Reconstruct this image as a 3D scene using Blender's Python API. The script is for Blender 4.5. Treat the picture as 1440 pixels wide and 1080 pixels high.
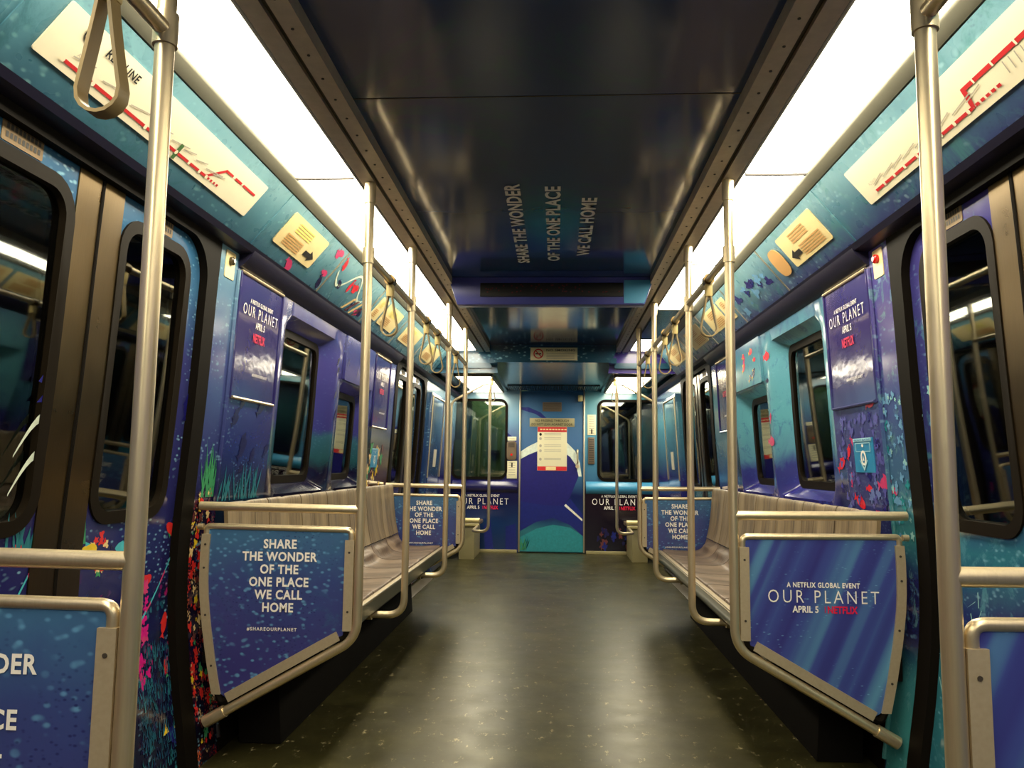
import bpy, bmesh, math, random
from mathutils import Vector, Matrix
from mathutils.geometry import delaunay_2d_cdt

for o in list(bpy.data.objects):
    bpy.data.objects.remove(o)
SC = bpy.context.scene
COL = SC.collection
R = math.radians

# ------------------------------------------------------------------ camera
cam = bpy.data.cameras.new('camera')
cam.sensor_fit = 'HORIZONTAL'
cam.sensor_width = 36.0
cam.lens = 1107.43 / 1440 * 36.0
cam.clip_start = 0.02
camo = bpy.data.objects.new('camera', cam)
COL.objects.link(camo)
_r = (0.99833055, 0.05659092, 0.01155743)
_u = (-0.00569513, -0.10267612, 0.99469854)
_f = (-0.05747758, 0.99310376, 0.10218241)
camo.matrix_world = Matrix(((_r[0], _u[0], -_f[0], 0.04180546),
                            (_r[1], _u[1], -_f[1], 0.0),
                            (_r[2], _u[2], -_f[2], 1.02804605),
                            (0, 0, 0, 1)))
SC.camera = camo

# ------------------------------------------------------------------ world, exposure
w = bpy.data.worlds.new('night')
SC.world = w
w.use_nodes = True
w.node_tree.nodes['Background'].inputs[0].default_value = (0.30, 0.42, 0.36, 1)
w.node_tree.nodes['Background'].inputs[1].default_value = 0.012
SC.view_settings.view_transform = 'Standard'
SC.view_settings.look = 'None'
SC.view_settings.exposure = 0.0
SC.view_settings.gamma = 1.0
SC.view_settings.use_curve_mapping = False
SC.cycles.max_bounces = 8
SC.cycles.diffuse_bounces = 4
SC.cycles.glossy_bounces = 4
SC.cycles.transparent_max_bounces = 12
LIGHT_COLOR = (1.0, 0.92, 0.71)
LIGHT_POWER = 20.5          # radiance of the fluorescent diffusers

# ------------------------------------------------------------------ materials
def srgb(r, g, b):
    def f(c):
        c /= 255.0
        return c / 12.92 if c <= 0.04045 else ((c + 0.055) / 1.055) ** 2.4
    return (f(r), f(g), f(b), 1.0)

class NT:
    def __init__(s, name):
        s.m = bpy.data.materials.new(name)
        s.m.use_nodes = True
        s.t = s.m.node_tree
        s.b = s.t.nodes['Principled BSDF']
        s._pos = None
    def n(s, typ, **k):
        nd = s.t.nodes.new(typ)
        for a, v in k.items():
            setattr(nd, a, v)
        return nd
    def l(s, a, b):
        s.t.links.new(a, b)
    def put(s, sock, v):
        if isinstance(v, bpy.types.NodeSocket):
            s.l(v, sock)
        else:
            sock.default_value = v
    def pos(s):
        if s._pos is None:
            s._pos = s.n('ShaderNodeNewGeometry').outputs['Position']
        return s._pos
    def scaled(s, v, scale):
        m = s.n('ShaderNodeMapping')
        s.l(v, m.inputs['Vector'])
        m.inputs['Scale'].default_value = scale
        return m.outputs[0]
    def noise(s, v, scale, detail=3, rough=0.55, dist=0.0):
        nd = s.n('ShaderNodeTexNoise')
        s.l(v, nd.inputs['Vector'])
        nd.inputs['Scale'].default_value = scale
        nd.inputs['Detail'].default_value = detail
        nd.inputs['Roughness'].default_value = rough
        nd.inputs['Distortion'].default_value = dist
        return nd.outputs['Fac']
    def voro(s, v, scale, feature='F1', out='Distance', rnd=1.0):
        nd = s.n('ShaderNodeTexVoronoi', feature=feature)
        s.l(v, nd.inputs['Vector'])
        nd.inputs['Scale'].default_value = scale
        nd.inputs['Randomness'].default_value = rnd
        return nd.outputs[out]
    def math(s, op, a, b=None, c=None, clamp=False):
        nd = s.n('ShaderNodeMath', operation=op, use_clamp=clamp)
        s.put(nd.inputs[0], a)
        if b is not None: s.put(nd.inputs[1], b)
        if c is not None: s.put(nd.inputs[2], c)
        return nd.outputs[0]
    def step(s, v, lo, hi):
        nd = s.n('ShaderNodeMapRange', interpolation_type='SMOOTHSTEP')
        s.put(nd.inputs['Value'], v)
        nd.inputs['From Min'].default_value = lo
        nd.inputs['From Max'].default_value = hi
        return nd.outputs[0]
    def ramp(s, v, stops, interp='LINEAR'):
        nd = s.n('ShaderNodeValToRGB')
        nd.color_ramp.interpolation = interp
        e = nd.color_ramp.elements
        e[0].position, e[0].color = stops[0]
        e[1].position, e[1].color = stops[-1]
        for p, c in stops[1:-1]:
            q = e.new(p); q.color = c
        s.put(nd.inputs[0], v)
        return nd.outputs[0]
    def mix(s, f, a, b, mode='MIX'):
        nd = s.n('ShaderNodeMix', data_type='RGBA', blend_type=mode)
        s.put(nd.inputs[0], f)
        s.put(nd.inputs[6], a)
        s.put(nd.inputs[7], b)
        return nd.outputs[2]
    def xyz(s, v):
        nd = s.n('ShaderNodeSeparateXYZ')
        s.l(v, nd.inputs[0])
        return nd.outputs
    def bump(s, h, strength, dist=0.01):
        nd = s.n('ShaderNodeBump')
        nd.inputs['Strength'].default_value = strength
        nd.inputs['Distance'].default_value = dist
        s.l(h, nd.inputs['Height'])
        s.l(nd.outputs[0], s.b.inputs['Normal'])
    def fin(s, color=None, rough=0.4, metal=0.0, spec=0.5, coat=0.0):
        if color is not None: s.put(s.b.inputs['Base Color'], color)
        s.put(s.b.inputs['Roughness'], rough)
        s.put(s.b.inputs['Metallic'], metal)
        s.put(s.b.inputs['Specular IOR Level'], spec)
        if coat:
            s.b.inputs['Coat Weight'].default_value = coat
            s.b.inputs['Coat Roughness'].default_value = 0.08
        return s.m

def plain(name, c, rough=0.45, metal=0.0, spec=0.5, var=0.12, scale=14.0):
    n = NT(name)
    f = n.noise(n.pos(), scale, 3)
    d = (c[0] * (1 - var), c[1] * (1 - var), c[2] * (1 - var), 1)
    e = (min(1, c[0] * (1 + var)), min(1, c[1] * (1 + var)), min(1, c[2] * (1 + var)), 1)
    return n.fin(n.mix(f, d, e), rough, metal, spec)

def brushed(name, c, rough, metal=1.0, stretch=(60, 60, 3)):
    n = NT(name)
    f = n.noise(n.scaled(n.pos(), stretch), 4, 2)
    g = n.noise(n.pos(), 9, 3)
    d = (c[0] * .82, c[1] * .80, c[2] * .76, 1)
    col = n.mix(f, d, c)
    r = n.math('MULTIPLY_ADD', g, 0.16, rough - 0.08)
    return n.fin(col, r, metal)

def wrap(name, stops, amt=0.25, nscale=2.2, drops=0.5, dscale=42.0, light=(150, 205, 225), patch=0.0, patch_col=(60, 140, 190), patch_scale=4.0,
         coral=None, beads=0, rough=0.15, wavy=0.0, grey=.14, dim=.84, zmax=2.2, yshift=0.0, stretch=(1, 1, 2.0)):
    """printed vinyl film: height gradient (sea depth; on the coves painted light falloff), water beads and reef texture"""
    def ink(c):      # printing inks: a little greyer and darker than the picture file
        l = .3 * c[0] + .5 * c[1] + .2 * c[2]
        return tuple((q + (l - q) * grey) * dim for q in c)
    stops = [(p, ink(c)) for p, c in stops]
    patch_col = ink(patch_col)
    n = NT(name)
    P = n.pos()
    x, y, z = n.xyz(P)
    nz = n.noise(P, nscale, 5, 0.6, 0.4)
    zz = n.math('MULTIPLY_ADD', n.math('SUBTRACT', nz, 0.5), amt * 2, z)
    if yshift:
        zz = n.math('MULTIPLY_ADD', y, yshift, zz)
    col = n.ramp(n.math('DIVIDE', zz, zmax), [(p / zmax, srgb(*c)) for p, c in stops])
    if patch:
        pm = n.step(n.noise(P, patch_scale, 6, 0.72, 1.2), 0.52, 0.66)
        col = n.mix(n.math('MULTIPLY', pm, patch), col, srgb(*patch_col))
    if coral:
        zt, soft, cs, pal = coral
        d = n.voro(n.scaled(P, (1, 1, 0.8)), cs, 'F1', 'Color')
        cx = n.xyz(d)[0]
        cc = n.ramp(cx, [(i / max(1, len(pal) - 1), srgb(*c)) for i, c in enumerate(pal)], 'CONSTANT')
        fine = n.voro(P, cs * 3.1, 'F1', 'Distance')
        cc = n.mix(n.step(fine, 0.18, 0.62), cc, (0.004, 0.006, 0.02, 1))
        zm = n.math('MULTIPLY_ADD', n.noise(P, 5.5, 4), -0.55, z)
        m = n.math('SUBTRACT', 1.0, n.step(zm, zt - 0.28 - soft, zt - 0.28))
        m2 = n.step(n.noise(P, 7.0, 3), 0.40, 0.55)
        col = n.mix(n.math('MULTIPLY', m, m2), col, cc)
    if drops:
        dv = n.voro(n.scaled(P, stretch), dscale, 'SMOOTH_F1')
        dm = n.math('SUBTRACT', 1.0, n.step(dv, 0.10, 0.34))
        lo = n.step(n.noise(P, 6.0, 3), 0.34 if beads else 0.44, 0.54 if beads else 0.62)
        m = n.math('MULTIPLY', n.math('MULTIPLY', dm, lo), drops)
        col = n.mix(m, col, srgb(*light))
        dv2 = n.voro(n.scaled(n.pos(), stretch), dscale * 1.7, 'F1')
        dk = n.math('SUBTRACT', 1.0, n.step(dv2, 0.08, 0.36))
        lo2 = n.step(n.noise(P, 4.2, 2), 0.42 if beads else 0.50, 0.58 if beads else 0.64)
        col = n.mix(n.math('MULTIPLY', n.math('MULTIPLY', dk, lo2), drops * (1.1 if beads else 0.55)), col, srgb(26, 30, 88))
    rr = n.math('MULTIPLY_ADD', n.noise(P, 11, 2), 0.08, rough - 0.04)
    if wavy: n.bump(n.noise(n.scaled(P, (1, 1, 1.6)), 9, 2), wavy, .01)
    return n.fin(col, rr, 0.0, 0.5)

M = {}
M['steel'] = brushed('stainless_tube', (0.76, 0.63, 0.41, 1), 0.33, .80)
M['steel_sheet'] = brushed('stainless_sheet', (0.66, 0.59, 0.46, 1), 0.40, stretch=(40, 4, 40))
M['frame_metal'] = brushed('anodised_frame', (0.46, 0.375, 0.25, 1), 0.45, 0.35, stretch=(30, 30, 30))
M['brown_metal'] = brushed('brown_door_edge', (0.135, 0.092, 0.040, 1), 0.30, 1.0, stretch=(90, 90, 1.5))
M['trim_metal'] = plain('light_rail_metal', (0.48, 0.39, 0.28, 1), 0.42, 0.2, 0.5, 0.2, 30)
M['trim_dark'] = plain('light_rail_groove', (0.035, 0.026, 0.018, 1), 0.6)
M['gasket_metal'] = plain('grey_green_gasket', (0.26, 0.25, 0.19, 1), 0.45, 0.2)
M['rubber'] = plain('black_rubber', (0.006, 0.0045, 0.003, 1), 0.6, 0, 0.05)
M['brown_rubber'] = plain('brown_window_gasket', (0.009, 0.006, 0.003, 1), 0.5, 0, .06)
M['white_paint'] = plain('white_lettering', (0.85, 0.80, 0.72, 1), 0.5, 0, 0.3, 0.03)
M['grey_letter'] = plain('faded_grey_lettering', (0.80, 0.80, 0.80, 1), 0.5, 0, 0.3, 0.03)
M['red_letter'] = plain('red_lettering', srgb(214, 22, 62), 0.5, 0, 0.3, 0.05)
M['black'] = plain('black_print', (0.012, 0.011, 0.010, 1), 0.5, 0, 0.3)
M['grey_print'] = plain('pale_grey_print', (0.42, 0.38, 0.30, 1), 0.6, 0, 0.2)
M['cream'] = plain('cream_plate', srgb(225, 205, 150), 0.40, 0, 0.4, 0.04)
M['cream_dark'] = plain('tan_print', srgb(196, 150, 92), 0.5, 0, 0.3, 0.05)
M['label_tan'] = plain('tan_door_label', srgb(120, 98, 66), 0.5, 0, 0.2, 0.05)
M['yellow_print'] = plain('yellow_print', srgb(226, 214, 110), 0.5, 0, 0.3, 0.05)
M['paper'] = plain('pale_paper', srgb(222, 214, 178), 0.45, 0, 0.3, 0.03)
M['map_white'] = plain('route_map_card', srgb(236, 226, 196), 0.40, 0, 0.3, 0.03)
M['map_red'] = plain('route_map_red', srgb(196, 40, 44), 0.45, 0, 0.3, 0.05)
M['map_green'] = plain('route_map_green', srgb(70, 110, 60), 0.45, 0, 0.3, 0.05)
M['sticker_blue'] = plain('sticker_blue', srgb(40, 130, 175), 0.35, 0, 0.4, 0.05)
M['sticker_line'] = plain('sticker_pale_line', srgb(170, 215, 225), 0.4, 0, 0.4, 0.03)
M['lens_red'] = plain('red_lamp_lens', srgb(200, 24, 20), 0.15)
M['lens_dark'] = plain('unlit_lamp_lens', srgb(70, 60, 40), 0.2)
M['pedestal'] = plain('beige_pedestal', srgb(150, 140, 100), 0.42, 0.1, 0.5, 0.06, 6)
M['pad'] = plain('pale_seat_edge', srgb(200, 186, 130), 0.30, 0.3, 0.5, 0.05)
M['phone'] = plain('grey_brown_plastic', srgb(96, 80, 60), 0.45)
M['strap'] = plain('tan_strap', srgb(150, 128, 84), 0.45, 0, 0.4, 0.08)
M['strap_block'] = plain('cream_strap_block', srgb(206, 182, 120), 0.4, 0, 0.4, 0.05)
M['underseat_shade'] = plain('underseat_shade_dark', (0.006, 0.005, 0.004, 1), 0.85, 0, .08)  # near black: shade under the benches put into the colour
M['outside_green'] = plain('green_grey_paint', srgb(108, 126, 92), 0.6, 0, 0.3, 0.08, 3)
M['outside_dark'] = plain('dark_outside_metal', (0.02, 0.024, 0.018, 1), 0.5)

def lens_mat():
    n = NT('fluorescent_diffuser')
    f = n.noise(n.pos(), 3.0, 2)
    c = n.mix(f, (LIGHT_COLOR[0], LIGHT_COLOR[1] * .98, LIGHT_COLOR[2] * .95, 1), (*LIGHT_COLOR, 1))
    n.put(n.b.inputs['Base Color'], (0.8, 0.76, 0.66, 1))
    n.put(n.b.inputs['Emission Color'], c)
    n.b.inputs['Emission Strength'].default_value = LIGHT_POWER
    n.b.inputs['Roughness'].default_value = 0.5
    return n.m
M['diffuser'] = lens_mat()
M['rail_face'] = plain('dark_bench_rail', (0.085, 0.082, 0.055, 1), .42, .4, .4, .15, 9)
M['sill'] = plain('worn_brown_sill', (0.060, 0.045, 0.024, 1), .45, .2, .4, .3, 9)

def glass_mat(name, tint, base=0.05):
    n = NT(name)
    n.t.nodes.remove(n.b)
    out = [q for q in n.t.nodes if q.type == 'OUTPUT_MATERIAL'][0]
    tr = n.n('ShaderNodeBsdfTransparent'); tr.inputs[0].default_value = tint
    gl = n.n('ShaderNodeBsdfGlossy'); gl.inputs['Roughness'].default_value = 0.03
    gl.inputs['Color'].default_value = (0.9, 0.95, 0.92, 1)
    fr = n.n('ShaderNodeFresnel'); fr.inputs[0].default_value = 1.52
    f = n.math('MULTIPLY_ADD', fr.outputs[0], 1.1, base, clamp=True)
    mx = n.n('ShaderNodeMixShader')
    n.l(f, mx.inputs[0]); n.l(tr.outputs[0], mx.inputs[1]); n.l(gl.outputs[0], mx.inputs[2])
    n.l(mx.outputs[0], out.inputs[0])
    return n.m
M['glass'] = glass_mat('tinted_window_glass', (0.42, 0.48, 0.44, 1))

# sea pictures -------------------------------------------------------
M['door_left'] = wrap('sea_film_left_door', [(0, (8, 14, 40)), (.55, (24, 26, 88)), (.95, (44, 44, 120)), (1.35, (62, 66, 140)), (1.62, (64, 120, 168)), (1.82, (46, 110, 158))],
                      0.14, 2.4, 0.55, 38, coral=(0.72, .25, 16, [(10, 14, 40), (30, 96, 110), (14, 40, 74), (196, 30, 110), (14, 20, 60), (60, 140, 150), (200, 50, 40)]))
M['wall_left'] = wrap('sea_film_left_wall', [(0, (10, 10, 30)), (.72, (14, 18, 52)), (.90, (22, 52, 84)), (1.06, (38, 50, 122)), (1.3, (58, 52, 140)), (1.6, (64, 62, 148)), (1.80, (66, 110, 165))],
                      0.10, 3.2, 0.16, 40, coral=(0.80, .2, 30, [(120, 20, 24), (190, 40, 40), (30, 14, 40), (210, 120, 70), (80, 20, 30), (215, 180, 130), (40, 30, 40)]))
M['jamb_left'] = wrap('sea_film_left_jamb', [(0, (12, 10, 30)), (.85, (24, 24, 70)), (1.05, (50, 58, 128)), (1.4, (74, 88, 160)), (1.8, (120, 176, 205))],
                      0.10, 4, 0.45, 34, coral=(0.98, .2, 34, [(150, 24, 24), (225, 60, 44), (40, 14, 30), (235, 110, 60), (110, 20, 30), (230, 190, 130), (30, 80, 50)]))
M['pillar_left'] = wrap('sea_film_left_pillar', [(0, (12, 12, 30)), (.98, (18, 16, 52)), (1.05, (30, 84, 96)), (1.17, (44, 96, 120)), (1.22, (56, 54, 138)), (1.55, (70, 66, 150)), (1.8, (70, 80, 160))],
                        0.07, 6, 0.06, 40)
M['far_left'] = wrap('sea_film_left_far', [(0, (14, 12, 30)), (.82, (70, 30, 24)), (1.02, (104, 86, 34)), (1.18, (40, 60, 84)), (1.32, (56, 60, 140)), (1.8, (72, 82, 160))],
                     0.10, 5, 0.2, 40, patch=.6, patch_col=(30, 30, 84), patch_scale=9)
M['door_right'] = wrap('sea_film_right_door', [(0, (34, 110, 128)), (.45, (50, 140, 156)), (.62, (36, 44, 120)), (.80, (44, 130, 150)), (.98, (50, 56, 140)), (1.2, (62, 66, 146)), (1.8, (70, 62, 150))],
                       0.16, 2.6, 0.35, 30, patch=.75, patch_col=(84, 160, 180), patch_scale=7)
M['wall_right'] = wrap('sea_film_right_wall', [(0, (30, 80, 120)), (.7, (50, 60, 136)), (.95, (64, 70, 146)), (1.2, (78, 84, 156)), (1.34, (60, 52, 148)), (1.8, (66, 54, 160))],
                       0.10, 3.6, 0.10, 40, patch=.55, patch_col=(94, 116, 176), patch_scale=11)
M['jamb_right'] = wrap('sea_film_right_jamb', [(0, (60, 160, 160)), (.34, (60, 150, 160)), (.46, (30, 32, 104)), (.68, (40, 44, 120)), (.80, (56, 150, 160)), (1.0, (70, 120, 164)), (1.2, (70, 90, 160)), (1.35, (62, 56, 150)), (1.8, (96, 84, 176))],
                       0.10, 4, 0.30, 26, patch=.6, patch_col=(110, 176, 180), patch_scale=14)
M['pillar_right'] = wrap('sea_film_right_pillar', [(0, (30, 30, 100)), (.86, (52, 46, 150)), (1.02, (58, 66, 160)), (1.12, (90, 160, 190)), (1.3, (96, 186, 206)), (1.65, (100, 180, 204)), (1.8, (70, 110, 160))],
                         0.12, 5, 0.10, 40, patch=.5, patch_col=(60, 90, 170), patch_scale=9)
M['far_right'] = wrap('sea_film_right_far', [(0, (24, 26, 90)), (.9, (50, 50, 150)), (1.1, (70, 130, 170)), (1.5, (80, 160, 186)), (1.8, (60, 80, 140))], 0.12, 5, 0.25, 40)
M['cove_left'] = wrap('sea_film_left_cove', [(0, (50, 104, 134)), (1.83, (56, 112, 142)), (1.92, (92, 160, 182)), (2.04, (140, 200, 214))], 0.05, 5, 0.42, 30, light=(150, 205, 205), patch=.5, patch_col=(40, 116, 128), patch_scale=5, rough=.28)  # darker bottom, paler top: light falloff painted into the film
M['cove_right'] = wrap('sea_film_right_cove', [(0, (60, 60, 140)), (1.83, (60, 70, 142)), (1.92, (80, 140, 172)), (2.04, (140, 202, 218))], 0.06, 5, 0.45, 30, light=(170, 210, 220), patch=.65, patch_col=(80, 160, 160), patch_scale=3.2, rough=.28)  # ramp also paints the falloff away from the lights
M['soffit'] = plain('shaded_soffit_film', srgb(30, 28, 50), 0.4, 0, 0.25, .2)  # film colour darkened to carry the shade under the coves
M['cabinet_film'] = wrap('sea_film_cabinet', [(0, (24, 44, 100)), (1.2, (40, 76, 140)), (1.8, (70, 120, 170))], 0.3, 4, 0.6, 26)
M['end_left'] = wrap('sea_film_end_left', [(0, (14, 50, 110)), (.35, (18, 56, 120)), (.62, (20, 24, 84)), (.9, (40, 36, 120)), (1.3, (90, 110, 170)), (1.55, (100, 160, 200)), (1.9, (140, 180, 200))], 0.12, 3, 0.0)
M['end_right'] = wrap('sea_film_end_right', [(0, (16, 14, 36)), (.40, (26, 16, 34)), (.70, (36, 18, 34)), (.80, (50, 110, 160)), (1.2, (80, 160, 200)), (1.9, (110, 184, 200))], 0.05, 3, 0.0)
M['end_door'] = wrap('sea_film_end_door', [(0, (30, 120, 130)), (.25, (40, 130, 150)), (.40, (24, 54, 120)), (.66, (22, 34, 104)), (.9, (60, 120, 170)), (1.3, (70, 120, 180)), (1.6, (60, 120, 176)), (1.9, (50, 100, 150))], 0.06, 3, 0.0)
M['ceiling'] = wrap('sea_film_ceiling', [(0, (44, 78, 146)), (2.0, (44, 78, 146)), (2.2, (44, 78, 146))], 0.0, 2, 0.0, patch=.7, patch_col=(30, 100, 126), patch_scale=.8, rough=.12)
M['housing'] = plain('blue_housing_film', srgb(62, 66, 140), 0.28, 0, 0.5, 0.12, 3)
M['housing_cyan'] = plain('cyan_housing_film', srgb(60, 140, 180), 0.28, 0, 0.5, 0.12, 3)
M['bulk_left'] = wrap('sea_film_bulkhead_left', [(0, (60, 120, 160)), (2.0, (62, 124, 164)), (2.2, (50, 100, 150))], 0.1, 4, 0.7, 24)
M['bulk_mid'] = wrap('sea_film_bulkhead_mid', [(0, (30, 70, 110)), (2.0, (36, 90, 120)), (2.2, (30, 40, 90))], 0.1, 4, 0.7, 24)
M['bulk_right'] = wrap('sea_film_bulkhead_right', [(0, (80, 60, 170)), (2.0, (84, 66, 176)), (2.2, (70, 60, 160))], 0.1, 4, 0.8, 18)
M['low_ceiling'] = wrap('sea_film_low_ceiling', [(0, (30, 80, 120)), (2.2, (30, 90, 120))], 0.0, 2, 0.0, rough=.2)
M['panel_drops'] = wrap('beaded_water_film', [(0, (60, 52, 136)), (.35, (64, 60, 144)), (.62, (60, 80, 156)), (.80, (66, 122, 174))], 0.09, 6, 0.72, 40, light=(100, 156, 196), rough=.3, stretch=(1, 1, 1.5), patch=.55, patch_col=(58, 110, 160), patch_scale=5, beads=1)
def rays_mat():
    n = NT('light_ray_water_film')
    P = n.pos()
    x, y, z = n.xyz(P)
    t = n.math('MULTIPLY_ADD', z, -0.45, x)
    u = n.noise(n.scaled(P, (0, 0, 0)), 1, 0)
    cmb = n.n('ShaderNodeCombineXYZ'); n.l(t, cmb.inputs[0]); n.l(y, cmb.inputs[1])
    f = n.noise(cmb.outputs[0], 11, 2, .5)
    col = n.ramp(f, [(.36, srgb(50, 44, 116)), (.50, srgb(60, 72, 140)), (.62, srgb(80, 124, 164)), (.72, srgb(88, 138, 172))])
    dv = n.voro(n.scaled(P, (1, 1, 2.4)), 40, 'F1')
    dm = n.math('SUBTRACT', 1.0, n.step(dv, 0.06, 0.24))
    lo = n.step(n.noise(P, 7, 3), .46, .62)
    col = n.mix(n.math('MULTIPLY', n.math('MULTIPLY', dm, lo), .6), col, srgb(130, 180, 215))
    return n.fin(col, 0.3, 0, .5)
M['panel_rays'] = rays_mat()
M['poster_left'] = wrap('indigo_poster', [(0, (54, 50, 122)), (1.3, (52, 46, 120)), (1.9, (60, 58, 132))], 0.1, 3, 0.0, rough=.11, wavy=.10)
M['poster_right'] = wrap('violet_poster', [(0, (84, 92, 154)), (1.28, (78, 86, 150)), (1.37, (58, 48, 128)), (1.9, (62, 52, 138))], 0.06, 5, 0.0, rough=.11, wavy=.10)
for nm, c in dict(fish_red=(214, 36, 52), fish_pink=(200, 60, 110), fish_dark=(26, 24, 70), fish_yellow=(224, 190, 40), fish_teal=(70, 170, 180), coral_magenta=(200, 24, 120),
                  coral_red=(206, 44, 40), plant_green=(60, 140, 90), plant_teal=(40, 110, 120), coral_blue=(100, 150, 190), coral_pale=(140, 190, 190), coral_cream=(220, 190, 130),
                  arch_white=(206, 214, 200), deep_blue=(30, 28, 104), arc_dark=(24, 34, 110), reef_teal=(40, 130, 140), fin_white=(226, 222, 206), squid=(210, 220, 200), brownish=(96, 50, 50), reef_deep=(30, 84, 104), reef_violet=(84, 84, 158), reef_blue=(104, 120, 180)).items():
    M[nm] = plain('print_' + nm, srgb(*c), 0.25, 0, 0.5, 0.25, 40)

def wood(name, a, b, c, rough=.42):
    n = NT(name)
    P = n.pos()
    v = n.noise(n.scaled(P, (2.2, 26, 2.2)), 1.6, 6, .62, .8)
    g = n.noise(n.scaled(P, (6, 150, 6)), 1.0, 3, .6)
    col = n.ramp(v, [(.30, srgb(*a)), (.5, srgb(*b)), (.72, srgb(*c))])
    col = n.mix(n.math('MULTIPLY', n.step(g, .50, .66), .7), col, srgb(a[0] * .6, a[1] * .58, a[2] * .55))
    yy = n.math('FRACT', n.math('MULTIPLY_ADD', n.xyz(P)[1], 1 / .138, -2.80 / .138))
    pl = n.math('ABSOLUTE', n.math('SUBTRACT', yy, .5))
    col = n.mix(n.math('MULTIPLY', n.step(pl, .475, .495), .85), col, (0.02, 0.015, 0.01, 1))
    tone = n.noise(n.scaled(P, (0, 7.2, 0)), 1, 0)
    col = n.mix(n.step(tone, .42, .62), col, srgb(*c), 'MIX') if False else n.mix(n.math('MULTIPLY', n.step(tone, .4, .7), .45), col, srgb(*[min(255, q * 1.12) for q in c]))
    n.bump(v, .12, .004)
    return n.fin(col, rough, 0, .4)
M['wood_back'] = wood('weathered_plank_back', (84, 70, 50), (120, 102, 76), (148, 130, 100))
M['wood_pan'] = wood('weathered_plank_seat', (70, 55, 42), (102, 84, 68), (132, 112, 92))

def floor_mat():
    n = NT('worn_rubber_floor')
    P = n.pos()
    x, y, z = n.xyz(P)
    a = n.noise(P, 3.2, 6, .65)
    col = n.ramp(a, [(.30, (0.016, 0.014, 0.005, 1)), (.52, (0.030, 0.027, 0.009, 1)), (.72, (0.054, 0.048, 0.017, 1))])
    sp = n.noise(n.scaled(P, (1.5, .8, 1)), 17, 5, .72)
    col = n.mix(n.math('MULTIPLY', n.step(sp, .60, .67), .85), col, (0.30, 0.25, 0.13, 1))
    sc = n.noise(n.scaled(P, (2.2, .9, 1)), 8, 6, .72, 2.0)
    col = n.mix(n.math('MULTIPLY', n.step(sc, .62, .70), .45), col, (0.20, 0.16, 0.08, 1))
    dk = n.noise(n.scaled(P, (.8, 3.0, 1)), 5, 5, .7)
    col = n.mix(n.math('MULTIPLY', n.step(dk, .56, .70), .5), col, (0.010, 0.009, 0.005, 1))
    r = n.math('MULTIPLY_ADD', n.noise(P, 6, 5, .7), .24, .21)
    n.bump(sp, .035, .003)
    n.b.inputs['Specular Tint'].default_value = (1.0, 0.86, 0.38, 1)
    return n.fin(col, r, 0, .36)
M['floor'] = floor_mat()

# ------------------------------------------------------------------ mesh helpers
def tag(o, label=None, cat=None, group=None, kind=None):
    if label: o['label'] = label
    if cat: o['category'] = cat
    if group: o['group'] = group
    if kind: o['kind'] = kind
    return o

def empty(name, loc, label, cat, group=None, kind=None):
    o = bpy.data.objects.new(name, None)
    o.empty_display_size = .05
    COL.objects.link(o)
    o.location = loc
    return tag(o, label, cat, group, kind)

def wloc(o):
    v = Vector((0, 0, 0))
    while o is not None:
        v += o.location
        o = o.parent
    return v

_txt = {}
def text_geo(body, bold, spacing):
    k = (body, bold, spacing)
    if k not in _txt:
        c = bpy.data.curves.new('t', 'FONT')
        c.body = body; c.size = 1.0; c.align_x = 'CENTER'; c.align_y = 'CENTER'
        c.offset = bold; c.space_character = spacing; c.resolution_u = 3
        o = bpy.data.objects.new('t', c)
        COL.objects.link(o)
        me = bpy.data.meshes.new_from_object(o)
        vs = [v.co.copy() for v in me.vertices]
        fs = [tuple(p.vertices) for p in me.polygons]
        xs = [v.x for v in vs]; ys = [v.y for v in vs]
        mx, my = (min(xs) + max(xs)) / 2, (min(ys) + max(ys)) / 2
        wd, ht = max(xs) - min(xs), max(ys) - min(ys)
        vs = [Vector((v.x - mx, v.y - my, 0)) for v in vs]
        bpy.data.objects.remove(o); bpy.data.curves.remove(c); bpy.data.meshes.remove(me)
        _txt[k] = (vs, fs, wd, ht)
    return _txt[k]

def inside(p, poly):
    x, y = p; c = False; j = len(poly) - 1
    for i in range(len(poly)):
        xi, yi = poly[i]; xj, yj = poly[j]
        if (yi > y) != (yj > y) and x < (xj - xi) * (y - yi) / (yj - yi) + xi:
            c = not c
        j = i
    return c

def rr(u0, u1, v0, v1, r, n=6):
    pts = []
    for cx, cy, a0 in ((u1 - r, v1 - r, 0), (u0 + r, v1 - r, 90), (u0 + r, v0 + r, 180), (u1 - r, v0 + r, 270)):
        for i in range(n + 1):
            a = R(a0 + 90 * i / n)
            pts.append((cx + r * math.cos(a), cy + r * math.sin(a)))
    return pts

def dense(poly, step):
    out = []
    for i, p in enumerate(poly):
        q = poly[(i + 1) % len(poly)]
        d = math.hypot(q[0] - p[0], q[1] - p[1])
        k = max(1, int(math.ceil(d / step)))
        for j in range(k):
            out.append((p[0] + (q[0] - p[0]) * j / k, p[1] + (q[1] - p[1]) * j / k))
    return out

def fillet(pts, rad, n=8):
    pts = [Vector(p) for p in pts]
    out = [pts[0]]
    for i in range(1, len(pts) - 1):
        p, a, b = pts[i], pts[i - 1], pts[i + 1]
        d1 = (a - p).normalized(); d2 = (b - p).normalized()
        ang = d1.angle(d2)
        t = min(rad / math.tan(ang / 2), (a - p).length * .48, (b - p).length * .48)
        s, e = p + d1 * t, p + d2 * t
        for k in range(n + 1):
            u = k / n
            out.append(s * (1 - u) ** 2 + p * 2 * u * (1 - u) + e * u * u)
    out.append(pts[-1])
    return out

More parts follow.
